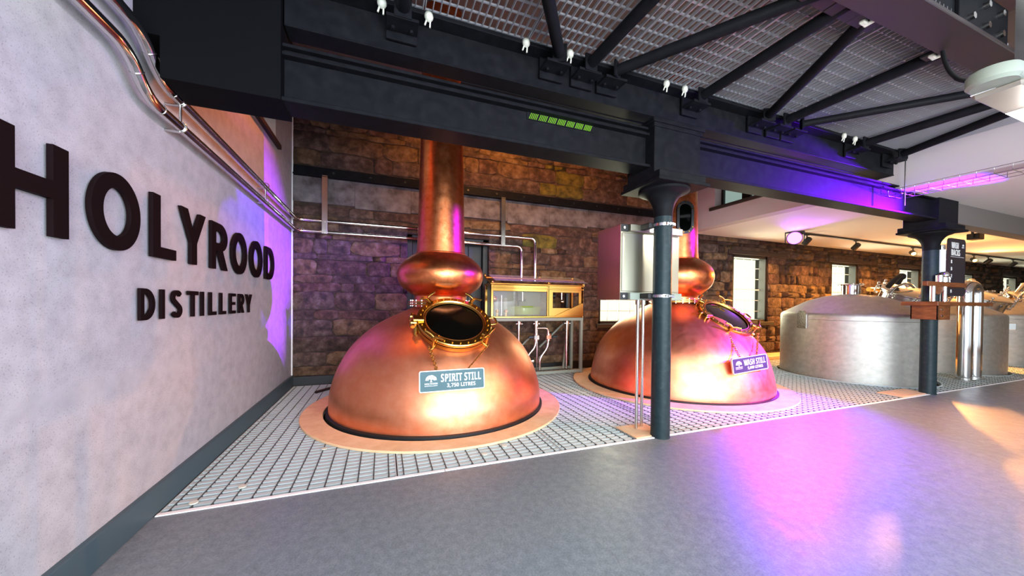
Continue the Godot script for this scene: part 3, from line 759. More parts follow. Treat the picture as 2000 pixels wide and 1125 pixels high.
func still(called: String, label: String, at: Vector3, pot: Array, bulb: Array, neck: Array, cr: float, cy: float, mc: Vector3, mn: Vector3, mr: float) -> Node3D:
	var t := thing(called, label, "still", at)
	part("pot", MB.new().lathe(pot, 112), M.copper, t)
	part("seal", MB.new().lathe([Vector2(pot[1].x, -0.06), Vector2(pot[1].x + 0.035, -0.06), Vector2(pot[1].x + 0.035, 0.045), Vector2(pot[1].x, 0.05)], 96), M.rubber, t)
	var col := MB.new().lathe([Vector2(cr - 0.02, cy - 0.06), Vector2(cr, cy - 0.03), Vector2(cr, cy + 0.02)], 64)
	part("lower_collar", col, M.copper_neck, t)
	var fl := part("neck_flange", MB.new().lathe([Vector2(cr, cy), Vector2(cr + 0.085, cy), Vector2(cr + 0.09, cy + 0.005), Vector2(cr + 0.09, cy + 0.022), Vector2(cr, cy + 0.025), Vector2(cr, cy + 0.03), Vector2(cr + 0.09, cy + 0.033), Vector2(cr + 0.09, cy + 0.052), Vector2(cr + 0.085, cy + 0.057), Vector2(cr, cy + 0.057)], 64), M.brass_dull, t)
	for i in 24:
		var a := TAU * i / 24
		part("bolt", MB.new().cyl(V(cos(a) * (cr + 0.055), cy - 0.016, sin(a) * (cr + 0.055)), V(cos(a) * (cr + 0.055), cy + 0.078, sin(a) * (cr + 0.055)), 0.015, 6), M.chrome, fl)
	part("boil_ball", MB.new().lathe(bulb, 80), M.copper_neck, t)
	part("neck", MB.new().lathe(neck, 72), M.copper_neck, t)
	part("neck_seam", MB.new().torus(V(0, bulb[bulb.size() - 1].y - 0.005, 0), V(0, 1, 0), neck[0].x + 0.004, 0.012, 64, 8), M.copper_neck, t)
	# manhole
	var nrm := mn.normalized()
	var zx := V(1, 0, 0); zx = (zx - nrm * zx.dot(nrm)).normalized()
	var o := Node3D.new(); o.name = "manhole"; t.add_child(o, true)
	o.transform = Transform3D(Basis(zx, nrm, zx.cross(nrm)), mc - at + nrm * 0.03)
	part("collar", MB.new().lathe([Vector2(mr + 0.075, -0.26), Vector2(mr + 0.05, -0.17), Vector2(mr + 0.035, -0.13), Vector2(mr + 0.06, -0.115), Vector2(mr + 0.06, -0.095), Vector2(mr + 0.02, -0.09), Vector2(mr + 0.02, -0.05)], 64), M.copper, o)
	part("flange", MB.new().lathe([Vector2(mr + 0.02, -0.085), Vector2(mr + 0.075, -0.085), Vector2(mr + 0.085, -0.075), Vector2(mr + 0.085, -0.025), Vector2(mr + 0.03, -0.022), Vector2(mr + 0.03, -0.016), Vector2(mr + 0.085, -0.013), Vector2(mr + 0.09, -0.005), Vector2(mr + 0.09, 0.02), Vector2(mr + 0.08, 0.03), Vector2(mr + 0.012, 0.036), Vector2(mr, 0.02), Vector2(mr, -0.04)], 72), M.brass, o)
	part("glass", MB.new().lathe([Vector2(mr + 0.003, 0.0), Vector2(mr * 0.6, 0.012), Vector2(0.0, 0.018)], 64), M.dark_glass, o)
	part("glass_seal", MB.new().torus(V(0, 0.016, 0), V(0, 1, 0), mr - 0.012, 0.009, 64, 8), M.brass_dull, o)
	for i in 28:
		var a := TAU * i / 28
		part("bolt", MB.new().cyl(V(cos(a) * (mr + 0.045), 0.03, sin(a) * (mr + 0.045)), V(cos(a) * (mr + 0.045), 0.046, sin(a) * (mr + 0.045)), 0.012, 6), M.brass_dull, o)
	for a in [0.78, 2.25, 4.02, 5.36]:
		var ca := V(cos(a), 0, sin(a)); var cp := V(-sin(a), 0, cos(a))
		var c := MB.new()
		c.cyl(ca * (mr + 0.11) + V(0, -0.11, 0), ca * (mr + 0.11) + V(0, 0.09, 0), 0.016, 10)
		c.tube([ca * (mr + 0.03) + V(0, 0.055, 0), ca * (mr + 0.13) + V(0, 0.055, 0)], 0.026, 8)
		c.tube([ca * (mr + 0.06) + V(0, -0.075, 0), ca * (mr + 0.14) + V(0, -0.10, 0)], 0.028, 8)
		c.tube([ca * (mr + 0.11) + V(0, 0.085, 0), ca * (mr + 0.11) + cp * 0.05 + V(0, 0.11, 0), ca * (mr + 0.11) + cp * 0.12 + V(0, 0.12, 0)], 0.018, 8)
		c.tube([ca * (mr + 0.11) + V(0, 0.085, 0), ca * (mr + 0.11) - cp * 0.05 + V(0, 0.11, 0), ca * (mr + 0.11) - cp * 0.12 + V(0, 0.12, 0)], 0.018, 8)
		part("clamp", c, M.brass, o)
	var hb := MB.new().box(V(-mr - 0.13, 0.0, -0.06), V(0.09, 0.09, 0.05), 0.012).box(V(-mr - 0.13, 0.0, 0.06), V(0.09, 0.09, 0.05), 0.012).box(V(-mr - 0.07, 0.045, 0), V(0.14, 0.03, 0.10), 0.01)
	hb.cyl(V(-mr - 0.14, 0.01, -0.12), V(-mr - 0.14, 0.01, 0.12), 0.024, 12); hb.tube([V(-mr - 0.10, -0.02, 0.06), V(-mr - 0.10, -0.12, 0.10), V(-mr - 0.05, -0.16, 0.12)], 0.03, 10)
	part("hinge", hb, M.brass, o)
	part("handle", MB.new().tube(smooth_path([V(mr + 0.06, 0.015, -0.06), V(mr + 0.16, 0.03, -0.06), V(mr + 0.16, 0.03, 0.07), V(mr + 0.06, 0.015, 0.07)], 0.04), 0.014, 10), M.brass, o)
	return t

func rounded(w: float, h: float, r: float) -> PackedVector2Array:
	var out := PackedVector2Array()
	for q in [[1, 1, 0.0], [-1, 1, 90.0], [-1, -1, 180.0], [1, -1, 270.0]]:
		for i in 6:
			var a := deg_to_rad(q[2] + 18.0 * i)
			out.append(Vector2(q[0] * (w / 2 - r) + cos(a) * r, q[1] * (h / 2 - r) + sin(a) * r))
	return out

func tree_emblem(parent: Node, xf: Transform3D, s: float) -> void:
	# a broad crowned tree over two lines of small lettering
	var b := MB.new()
	b.prism(PackedVector2Array([Vector2(-0.05, -0.12), Vector2(-0.10, -0.22), Vector2(0.10, -0.22), Vector2(0.05, -0.12), Vector2(0.04, 0.10), Vector2(-0.04, 0.10)]), 0, 0.03)
	var rng := RandomNumberGenerator.new(); rng.seed = 5
	for i in 24:
		var a := PI * (i % 12) / 11.0
		var r := 0.42 if i < 12 else 0.27
		var c := Vector2(cos(a) * r, sin(a) * r * 0.85 - 0.02 + rng.randf_range(-0.02, 0.02))
		var p := PackedVector2Array()
		for k in 7: p.append(c + Vector2(cos(TAU * k / 7), sin(TAU * k / 7) * 0.85) * rng.randf_range(0.05, 0.075))
		b.prism(p, 0, 0.03 + 0.0008 * i)
		if i < 12 and i % 2 == 0:
			var d := c.normalized(); var w := Vector2(-d.y, d.x) * 0.014
			b.prism(PackedVector2Array([Vector2(0, 0.02) - w, c - w, c + w, Vector2(0, 0.02) + w]), 0, 0.027 - 0.0003 * i)
	var m := MB.new().add(b, xf * Transform3D(Basis.from_scale(Vector3.ONE * s), V(0, 0.12 * s, 0)))
	part("tree_emblem", m, M.white, parent)
	text(parent, "emblem_lettering", "HOLYROOD", 0.13 * s, 1.1 * s, xf * Transform3D(Basis(), V(0, -0.24 * s, 0)), M.white)
	text(parent, "emblem_lettering", "DISTILLERY", 0.07 * s, 1.1 * s, xf * Transform3D(Basis(), V(0, -0.42 * s, 0)), M.white)

func hang_sign(called: String, label: String, at: Vector3, roll: float, yaw: float, face: Material, l1: String, l2: String, hook: Vector3) -> void:
	var t := thing(called, label, "sign", at)
	t.rotation_degrees = V(-6, yaw, roll)
	var W := 0.725; var H := 0.232
	part("board", MB.new().prism(rounded(W, H, 0.022), -0.022, 0.0), M.ply, t)
	part("border", MB.new().band(rounded(W, H, 0.022), rounded(W - 0.02, H - 0.02, 0.015), 0.0, 0.004), M.white, t)
	part("face", MB.new().prism(rounded(W - 0.02, H - 0.02, 0.015), 0.0, 0.003), face, t)
	text(t, "lettering", l1, 0.088, 0.45, Transform3D(Basis(), V(0.095, 0.030, 0.004)), M.white)
	text(t, "lettering", l2, 0.048, 0.32, Transform3D(Basis(), V(0.095, -0.056, 0.004)), M.white)
	tree_emblem(t, Transform3D(Basis(), V(-0.235, 0.005, 0.003)), 0.125)
	# two hanging chains up to the manhole
	var inv := t.transform.affine_inverse()
	for s in [-1.0, 1.0]:
		var a := V(s * 0.17, H / 2 - 0.01, -0.01)
		var c: Vector3 = inv * (hook + V(s * 0.36, -0.24, 0.34))
		var b := MB.new()
		var n := 13
		for i in n:
			var p := a.lerp(c, (i + 0.5) / n)
			b.torus(p, (c - a).cross(V(0, 0, 1) if i % 2 == 0 else V(1, 1, 0)).normalized(), 0.016, 0.006, 10, 6)
		b.tube([a, c], 0.003, 6)
		part("chain", b, M.brass_dull, t)

# ---------- steel tanks ----------
func build_tanks() -> void:
	var where := ["nearest, mostly left of the second column", "second, behind the pair of upright steel pipes", "third, cut by the right edge of the view"]
	for k in 3:
		var q: Array = POTS[k + 2]
		var t := thing("fermenting_tank", "wide brushed steel fermenting tank, %s" % where[k], "tank", V(q[0], 0, q[1]), "steel fermenting tanks")
		var R := 1.24
		var pr := [Vector2(R, -0.6), Vector2(R, 1.27)]
		for i in 7:
			var a := PI / 2 * 0.80 * i / 6
			pr.append(Vector2(R - 0.11 + 0.11 * cos(a), 1.28 + 0.11 * sin(a)))
		pr.append(Vector2(0.75, 1.63)); pr.append(Vector2(0.45, 1.735)); pr.append(Vector2(0.0, 1.80))
		part("body", MB.new().lathe(pr, 96), M.tank, t)
		part("weld_seam", MB.new().torus(V(0, 1.22, 0), V(0, 1, 0), R + 0.001, 0.005, 96, 6), M.tank, t)
		part("outlet_collar", MB.new().lathe([Vector2(0.16, 1.72), Vector2(0.16, 1.965), Vector2(0.21, 1.975), Vector2(0.215, 1.99), Vector2(0.21, 2.0), Vector2(0.14, 2.0), Vector2(0.13, 1.98), Vector2(0.13, 1.74)], 40), M.chrome, t)
		for i in 10:
			var a := TAU * i / 10
			part("bolt", MB.new().cyl(V(cos(a) * 0.19, 1.97, sin(a) * 0.19), V(cos(a) * 0.19, 2.012, sin(a) * 0.19), 0.011, 6), M.steel, t)
		# tilted hatch
		var c := V(0.76, 1.79, 0.66)
		var nr := V(-0.09, 0.92, 0.39).normalized()
		var zx := V(1, 0, 0); zx = (zx - nr * zx.dot(nr)).normalized()
		var o := Node3D.new(); o.name = "hatch"; t.add_child(o, true)
		o.transform = Transform3D(Basis(zx, nr, zx.cross(nr)), c)
		part("collar", MB.new().lathe([Vector2(0.45, -0.30), Vector2(0.45, -0.03), Vector2(0.49, -0.025), Vector2(0.49, -0.005)], 48), M.chrome, o)
		part("lid", MB.new().lathe([Vector2(0.49, 0.0), Vector2(0.51, 0.01), Vector2(0.51, 0.035), Vector2(0.48, 0.05), Vector2(0.2, 0.075), Vector2(0, 0.08)], 48), M.steel, o)
		for i in 8:
			var a := TAU * i / 8 + 0.2
			var ca := V(cos(a), 0, sin(a))
			part("clamp", MB.new().cyl(ca * 0.55 + V(0, -0.12, 0), ca * 0.55 + V(0, 0.10, 0), 0.014, 8).box(ca * 0.53 + V(0, 0.055, 0), V(0.07, 0.03, 0.07), 0.008).ball(ca * 0.55 + V(0, 0.11, 0), 0.028, 8).box(ca * 0.53 + V(0, -0.10, 0), V(0.06, 0.04, 0.06), 0.008), M.chrome, o)
		part("hinge_arm", MB.new().tube(smooth_path([V(-0.60, 0.02, -0.1), V(-0.45, 0.16, -0.1), V(-0.1, 0.22, -0.1), V(0.1, 0.12, -0.05)], 0.12), 0.025, 8), M.steel, o)
		part("valve", MB.new().cyl(V(0.05, 0.1, -0.3), V(0.05, 0.34, -0.3), 0.05, 12).ball(V(0.05, 0.28, -0.3), 0.075, 12).tube([V(-0.03, 0.30, -0.3), V(-0.25, 0.26, -0.25), V(-0.5, 0.12, -0.2)], 0.045, 10), M.rubber if k == 0 else M.steel, o)
		if k == 0:
			var dr := V(-0.98, 0, -0.20).normalized()
			var ta := V(0, 1, 0).cross(dr)
			var xf := Transform3D(Basis(ta, V(0, 1, 0), dr), dr * (R + 0.012) + V(0, 1.215, 0))
			part("name_plate", MB.new().prism(PackedVector2Array([Vector2(-0.10, -0.19), Vector2(0.10, -0.19), Vector2(0.10, 0.12), Vector2(0.045, 0.19), Vector2(-0.045, 0.19), Vector2(-0.10, 0.12)]), -0.01, 0.025, xf), M.steel, t)
		if k == 1:
			var dr := V(0.62, 0, 0.78).normalized()
			var ta := V(0, 1, 0).cross(dr)
			part("bracket", MB.new().box(V(0, 1.07, R + 0.09), V(0.17, 0.17, 0.2), 0.01, Transform3D(Basis(ta, V(0, 1, 0), dr), Vector3.ZERO)), M.steel, t)
	# upright stainless pipe pair joined at the top
	var pp := thing("pipe_pair", "pair of thick polished upright pipes joined at the top, right of the second column", "pipe")
	for x in [11.42, 11.84]:
		part("pipe", MB.new().cyl(V(x, 0.0, -3.52), V(x, 1.78, -3.52), 0.115, 24), M.chrome, pp)
		part("base_flange", MB.new().cyl(V(x, 0.0, -3.52), V(x, 0.03, -3.52), 0.16, 24), M.steel, pp)
	part("return_bend", MB.new().tube(smooth_path([V(11.42, 1.76, -3.52), V(11.42, 1.97, -3.52), V(11.84, 1.97, -3.52), V(11.84, 1.76, -3.52)], 0.20, 8), 0.115, 20), M.chrome, pp)
	var lp := thing("transfer_pipe", "long level brass-toned pipe running behind the hatches, above the tanks", "pipe")
	part("pipe", MB.new().cyl(V(12.4, 1.98, -5.5), V(20.0, 1.98, -5.5), 0.06, 14), M.brass_dull, lp)
	part("valve", MB.new().ball(V(17.6, 1.99, -5.5), 0.16, 14).cyl(V(17.6, 1.98, -5.5), V(17.6, 2.23, -5.5), 0.05, 10).cyl(V(17.35, 2.23, -5.5), V(17.85, 2.23, -5.5), 0.03, 8), M.brass_dull, lp)
	for x in [13.1, 16.6]: part("hanger", MB.new().cyl(V(x, 1.62, -5.5), V(x, 1.92, -5.5), 0.03, 8).torus(V(x, 1.98, -5.5), V(1, 0, 0), 0.065, 0.018, 16, 8), M.steel, lp)
	one("timber_plinth", "pale timber plinth on the floor at the stone wall's foot, behind the tanks", "plinth", MB.new().span(V(9.0, 0.0, -7.05), V(12.6, 0.10, -6.55), 0.01), M.ply)

# ---------- letters on the left wall ----------
func arc(c: Vector2, rx: float, ry: float, a0: float, a1: float, n: int) -> PackedVector2Array:
	var out := PackedVector2Array()
	for i in n: out.append(c + Vector2(cos(deg_to_rad(lerpf(a0, a1, float(i) / (n - 1)))) * rx, sin(deg_to_rad(lerpf(a0, a1, float(i) / (n - 1)))) * ry))
	return out
func rect(x0: float, y0: float, x1: float, y1: float) -> PackedVector2Array:
	return PackedVector2Array([Vector2(x0, y0), Vector2(x1, y0), Vector2(x1, y1), Vector2(x0, y1)])
func thick(path: PackedVector2Array, t: float) -> PackedVector2Array:
	var l := PackedVector2Array(); var r := PackedVector2Array()
	for i in path.size():
		var d := (path[mini(i + 1, path.size() - 1)] - path[maxi(i - 1, 0)]).normalized()
		var w := Vector2(-d.y, d.x) * t / 2
		l.append(path[i] + w); r.append(path[i] - w)
	r.reverse()
	l.append_array(r)
	return l
func glyph(ch: String, w: float, h: float, t: float, d: float) -> MB:
	# outlines in a w x h box, stroke t, thickness d
	var b := MB.new()
	match ch:
		"H":
			b.prism(PackedVector2Array([Vector2(0, 0), Vector2(t, 0), Vector2(t, h * 0.41), Vector2(w - t, h * 0.41), Vector2(w - t, 0), Vector2(w, 0), Vector2(w, h), Vector2(w - t, h), Vector2(w - t, h * 0.41 + t * 0.95), Vector2(t, h * 0.41 + t * 0.95), Vector2(t, h), Vector2(0, h)]), 0, d)
		"I": b.prism(rect(w - t, 0, w, h), 0, d)
		"L": b.prism(PackedVector2Array([Vector2(0, 0), Vector2(w, 0), Vector2(w, t * 0.88), Vector2(t, t * 0.88), Vector2(t, h), Vector2(0, h)]), 0, d)
		"T": b.prism(PackedVector2Array([Vector2(w / 2 - t / 2, 0), Vector2(w / 2 + t / 2, 0), Vector2(w / 2 + t / 2, h - t * 0.9), Vector2(w, h - t * 0.9), Vector2(w, h), Vector2(0, h), Vector2(0, h - t * 0.9), Vector2(w / 2 - t / 2, h - t * 0.9)]), 0, d)
		"E": b.prism(PackedVector2Array([Vector2(0, 0), Vector2(w, 0), Vector2(w, t * 0.85), Vector2(t, t * 0.85), Vector2(t, h * 0.5 - t * 0.42), Vector2(w * 0.9, h * 0.5 - t * 0.42), Vector2(w * 0.9, h * 0.5 + t * 0.42), Vector2(t, h * 0.5 + t * 0.42), Vector2(t, h - t * 0.85), Vector2(w, h - t * 0.85), Vector2(w, h), Vector2(0, h)]), 0, d)
		"Y":
			var m := w / 2; var s := t * 0.56
			b.prism(PackedVector2Array([Vector2(m - t / 2, 0), Vector2(m + t / 2, 0), Vector2(m + t / 2, h * 0.40), Vector2(w, h), Vector2(w - 2.0 * s, h), Vector2(m, h * 0.56), Vector2(2.0 * s, h), Vector2(0, h), Vector2(m - t / 2, h * 0.40)]), 0, d)
		"O":
			b.band(arc(Vector2(w / 2, h / 2), w / 2, h / 2 * 1.03, 0, 354, 60), arc(Vector2(w / 2, h / 2), w / 2 - t, h / 2 * 1.03 - t * 0.96, 0, 354, 60), 0, d)
		"D":
			var o := PackedVector2Array([Vector2(0, 0)]); o.append_array(arc(Vector2(w - h / 2 if w > h * 0.62 else w * 0.45, h / 2), h / 2 if w > h * 0.62 else w * 0.55, h / 2, -90, 90, 30)); o.append(Vector2(0, h))
			var i := PackedVector2Array([Vector2(t, t * 0.88)]); i.append_array(arc(Vector2(w - h / 2 if w > h * 0.62 else w * 0.45, h / 2), (h / 2 if w > h * 0.62 else w * 0.55) - t, h / 2 - t * 0.88, -90, 90, 30)); i.append(Vector2(t, h - t * 0.88))
			b.band(o, i, 0, d)
		"R":
			b.prism(rect(0, 0, t, h), 0, d - 0.001)
			var y0 := h * 0.40; var ym := (y0 + h) / 2; var ry := (h - y0) / 2
			var o := PackedVector2Array([Vector2(t * 0.5, y0)]); o.append_array(arc(Vector2(w * 0.5, ym), w * 0.47, ry, -90, 90, 24)); o.append(Vector2(t * 0.5, h))
			var i := PackedVector2Array([Vector2(t, y0 + t * 0.85)]); i.append_array(arc(Vector2(w * 0.5, ym), w * 0.47 - t, ry - t * 0.85, -90, 90, 24)); i.append(Vector2(t, h - t * 0.85))
			b.band(o, i, 0, d)
			b.prism(PackedVector2Array([Vector2(w * 0.36, y0 + t * 0.3), Vector2(w - t * 1.15, 0), Vector2(w, 0), Vector2(w * 0.36 + t * 1.05, y0 + t * 0.5)]), 0, d - 0.002)
		"S":
			var r := h * 0.255
			var p := PackedVector2Array()
			p.append_array(arc(Vector2(w / 2, h - r - t * 0.05), w / 2 - t / 2, r - t * 0.42, 28, 90, 8)); p.append_array(arc(Vector2(w / 2, h - r - t * 0.05), w / 2 - t / 2, r - t * 0.42, 100, 235, 14))
			p.append_array(arc(Vector2(w / 2, r + t * 0.05), w / 2 - t / 2, r - t * 0.42, 55, -90, 16)); p.append_array(arc(Vector2(w / 2, r + t * 0.05), w / 2 - t / 2, r - t * 0.42, -100, -155, 8))
			b.prism(thick(p, t * 0.92), 0, d)
	return b

func build_letters() -> void:
	var bs := Basis(V(0, 0, -1), V(0, 1, 0), V(1, 0, 0))
	var ord := ["first", "second", "third", "fourth", "fifth", "sixth", "seventh", "eighth", "ninth", "tenth"]
	var big := [["H", 2.035, 2.405], ["O", 2.535, 2.953], ["L", 3.072, 3.368], ["Y", 3.429, 3.837], ["R", 3.945, 4.31], ["O", 4.41, 4.843], ["O", 4.955, 5.392], ["D", 5.515, 5.918]]
	for i in big.size():
		var g: Array = big[i]
		var o := one("wall_letter", "dark raised letter %s, %s of the big upper word on the left wall" % [g[0], ord[i]], "letter", glyph(g[0], g[2] - g[1] - 0.012, 0.438, 0.087, 0.025), M.letter, "upper word on the left wall")
		o.transform = Transform3D(bs, V(-1.498, 1.797, -g[1] - 0.012))
	var small := [["D", 2.929, 3.123], ["I", 3.181, 3.237], ["S", 3.301, 3.473], ["T", 3.53, 3.725], ["I", 3.772, 3.828], ["L", 3.911, 4.073], ["L", 4.134, 4.29], ["E", 4.357, 4.535], ["R", 4.588, 4.784], ["Y", 4.80, 5.026]]
	for i in small.size():
		var g: Array = small[i]
		var o := one("wall_letter", "small dark raised letter %s, %s of the lower word on the left wall" % [g[0], ord[i]], "letter", glyph(g[0], (g[2] - g[1]) * 0.80, 0.212, 0.037, 0.018), M.letter, "lower word on the left wall")
		o.transform = Transform3D(bs, V(-1.498, 1.363, -g[2] + (g[2] - g[1]) * 0.80))

# ---------- steam pipes ----------
func build_pipes() -> void:
	var hi := [V(-1.42, 3.18, 1.5), V(-1.42, 3.18, -2.84), V(-1.42, 2.98, -3.06), V(-1.42, 2.93, -6.98), V(3.12, 2.92, -6.98), V(3.12, 1.99, -6.98)]
	var lo := [V(-1.42, 2.985, 1.5), V(-1.42, 2.985, -2.72), V(-1.42, 2.79, -2.92), V(-1.42, 2.735, -6.98), V(2.80, 2.725, -6.98), V(2.80, 1.99, -6.98)]
	var k := 0
	for p in [hi, lo]:
		var o := thing("steam_pipe", "%s polished steam pipe running along the left wall and down into the brass safe" % ["upper", "lower"][k], "pipe")
		part("pipe", MB.new().tube(smooth_path(p, 0.12, 8), 0.033, 16), M.chrome, o)
		for i in [1, 2, 3, 4]:
			var q: Vector3 = p[i]
			part("joint", MB.new().torus(q.lerp(p[i + 1], 0.13 / (q - p[i + 1]).length()), (p[i + 1] - q).normalized(), 0.033, 0.004, 16, 6), M.steel, o)
		k += 1
	for z in [-3.30, -5.3, -0.6]:
		var o := thing("pipe_support", "thin steel pipe support on the left wall, %s" % {-3.30: "under the black boxed-in beam end", -5.3: "between the beam and the stone wall", -0.6: "nearest the viewer"}[z], "pipe support")
		var dy := 0.0 if z < -2.0 else 0.2
		part("rod", MB.new().cyl(V(-1.42, 2.76 + dy, z), V(-1.42, 2.96 + dy, z), 0.010, 8), M.steel, o)
		part("arm", MB.new().cyl(V(-1.51, 2.94 + dy, z), V(-1.42, 2.94 + dy, z), 0.012, 8).cyl(V(-1.51, 2.75 + dy, z), V(-1.42, 2.75 + dy, z), 0.012, 8), M.steel, o)
		part("ring", MB.new().torus(V(-1.42, 2.785 + dy, z), V(0, 0, 1), 0.037, 0.006, 18, 6).torus(V(-1.42, 2.975 + dy, z), V(0, 0, 1), 0.037, 0.006, 18, 6), M.steel, o)
	for x in [-0.975, 2.365]:
		var o := thing("pipe_hanger", "flat steel hanger strap between the black channel and the pipes, %s" % ("left of the still's neck" if x < 0 else "right of the still's neck"), "pipe hanger")
		part("strap", MB.new().span(V(x - 0.045, 2.70, -6.945), V(x + 0.045, 3.73, -6.935), 0.002), M.steel, o)
		part("foot", MB.new().span(V(x - 0.045, 3.70, -7.06), V(x + 0.045, 3.715, -6.935), 0.002), M.steel, o)
		part("bolt", MB.new().cyl(V(x, 2.92, -6.935), V(x, 2.92, -6.925), 0.012, 6).cyl(V(x, 2.73, -6.935), V(x, 2.73, -6.925), 0.012, 6), M.steel, o)

# ---------- spirit safe ----------
func build_safe() -> void:
	var t := thing("spirit_safe", "brass framed glass spirit safe on a steel stand by the stone wall", "spirit safe", V(1.97, 1.21, -6.5))
	# local: x 0..2.07, y 0..0.69 front, z 0 front .. -0.42
	var W := 2.07; var H := 0.66; var D := -0.42
	var X := 1.24
	part("base_tray", MB.new().span(V(0, 0, D), V(W, 0.035, 0.02), 0.006), M.brass, t)
	for c in [[0.0, 0.0], [W - 0.05, 0.0], [0.0, D], [W - 0.05, D], [X - 0.03, 0.0]]:
		part("post", MB.new().span(V(c[0], 0.02, c[1] - 0.03), V(c[0] + 0.05, H, c[1] + 0.015), 0.006), M.brass, t)
	part("front_rail", MB.new().span(V(0, H - 0.13, -0.03), V(X, H, 0.01), 0.008).span(V(0, H - 0.075, 0.0), V(X, H - 0.055, 0.02), 0.004), M.brass, t)
	part("cornice", MB.new().span(V(-0.02, H, D - 0.02), V(W + 0.02, H + 0.03, 0.04), 0.008), M.brass_dull, t)
	var fr := rect(X, 0.035, W, H)
	part("side_bay", MB.new().band(PackedVector2Array([Vector2(X, 0.035), Vector2(W, 0.035), Vector2(W, H), Vector2(X, H)]), PackedVector2Array([Vector2(X + 0.10, 0.20), Vector2(W - 0.11, 0.20), Vector2(W - 0.11, H - 0.13), Vector2(X + 0.10, H - 0.13)]), -0.02, 0.015), M.brass, t)
	part("side_rail", MB.new().span(V(X, H - 0.08, 0.0), V(W, H - 0.05, 0.028), 0.005), M.brass, t)
	part("spout_plate", MB.new().prism(PackedVector2Array([Vector2(X + 0.15, 0.035), Vector2(W - 0.02, 0.035), Vector2(W - 0.02, 0.30), Vector2(W - 0.06, 0.30)]), 0.012, 0.05), M.brass, t)
	part("back_panel", MB.new().span(V(0.05, 0.03, D), V(X, H, D + 0.02)), mat(Color(0.36, 0.38, 0.29), 0.5), t)
	part("glass_pane", MB.new().span(V(0.05, 0.04, -0.012), V(X - 0.03, H - 0.13, -0.006)), M.glass, t)
	# glazed roof sloping up to the back
	var rb := MB.new()
	for x in [0.0, X, W]: rb.tube([V(x, H + 0.02, 0.02), V(x, H + 0.16, D)], 0.018, 8)
	rb.tube([V(0, H + 0.16, D), V(W, H + 0.16, D)], 0.018, 8)
	part("roof_frame", rb, M.brass_dull, t)
	part("roof_glass", MB.new().box(V(W / 2, H + 0.085, D / 2), V(W - 0.04, 0.008, 0.44), 0.0, Transform3D(Basis(V(1, 0, 0), 0.31), V(0, 0.02, -0.02))), M.glass, t)
	for c in [V(0, H + 0.2, D), V(X, H + 0.2, D), V(W - 0.03, H + 0.2, D), V(0.02, H + 0.05, 0.02), V(X, H + 0.05, 0.02), V(W - 0.02, H + 0.04, 0.02)]:
		part("finial", MB.new().ball(c, 0.035, 10).cyl(c - V(0, 0.05, 0), c, 0.015, 8), M.brass, t)
	# inside: bowl, funnels, jars, stems
	part("bowl", MB.new().lathe([Vector2(0.22, 0.0), Vector2(0.30, 0.03), Vector2(0.32, 0.15), Vector2(0.31, 0.19), Vector2(0.26, 0.17)], 32, Transform3D(Basis.from_scale(V(1.25, 1, 0.55)), V(0.78, 0.035, -0.22))), M.green_glass, t)
	part("bowl_rim", MB.new().torus(V(0.78, 0.225, -0.22), V(0, 1, 0), 0.24, 0.012, 24, 8), M.green_glass, t)
	part("tilting_spout", MB.new().box(V(0.68, 0.42, -0.2), V(0.12, 0.17, 0.12), 0.02).cyl(V(0.66, 0.36, -0.2), V(0.66, 0.22, -0.2), 0.035, 10, 0.012).box(V(0.74, 0.36, -0.2), V(0.14, 0.06, 0.10), 0.01).tube([V(0.64, 0.50, -0.2), V(0.58, 0.60, -0.2)], 0.012, 6), M.dark_frame, t)
	part("spout_pipe", MB.new().cyl(V(0.73, 0.34, -0.16), V(0.73, 0.64, -0.16), 0.018, 8), M.chrome, t)
	for x in [0.17, 0.36]:
		part("sample_jar", MB.new().cyl(V(x, 0.035, -0.15), V(x, 0.40, -0.15), 0.035, 16), M.glass, t)
		part("tap", MB.new().cyl(V(x, 0.03, -0.12), V(x, 0.12, -0.12), 0.02, 10).ball(V(x, 0.13, -0.12), 0.042, 10, V(1, 0.8, 1)), M.brass_dull, t)
	part("thermometer", MB.new().cyl(V(0.29, 0.04, -0.2), V(0.29, 0.45, -0.2), 0.012, 8), M.chrome, t)
	part("float_ball", MB.new().ball(V(0.10, 0.38, -0.10), 0.065, 14), M.brass, t)
	part("side_spout", MB.new().cyl(V(1.66, 0.36, -0.2), V(1.66, 0.64, -0.2), 0.022, 8).ball(V(1.67, 0.34, -0.2), 0.05, 12), M.chrome, t)
	part("side_jar", MB.new().cyl(V(1.82, 0.1, -0.25), V(1.82, 0.52, -0.25), 0.05, 14), M.dark_frame, t)
	part("side_float", MB.new().ball(V(1.48, 0.46, -0.22), 0.06, 12), M.dark_frame, t)
	# stand
	var s := thing("safe_stand", "grey steel square-tube stand under the brass spirit safe", "stand", V(1.97, 0, -6.5))
	for c in [[0.02, -0.01], [W - 0.06, -0.01], [0.02, D], [W - 0.06, D]]: part("leg", MB.new().span(V(c[0], 0, c[1] - 0.03), V(c[0] + 0.06, 1.16, c[1] + 0.03), 0.004), M.fitting, s)
	part("top_frame", MB.new().span(V(0.0, 1.145, D - 0.03), V(W, 1.208, 0.03), 0.005), M.fitting, s)
	part("bottom_rail", MB.new().span(V(0.05, 0.04, -0.03), V(W - 0.05, 0.10, 0.02), 0.004).span(V(0.05, 0.04, D - 0.02), V(W - 0.05, 0.10, D + 0.02), 0.004), M.fitting, s)
	part("brace", MB.new().tube([V(1.25, 0.55, D), V(1.9, 1.12, D)], 0.022, 6).tube([V(0.55, 0.35, D), V(1.0, 0.75, D)], 0.022, 6).tube([V(1.72, 0.1, -0.2), V(1.85, 1.12, -0.25)], 0.026, 6), M.fitting, s)
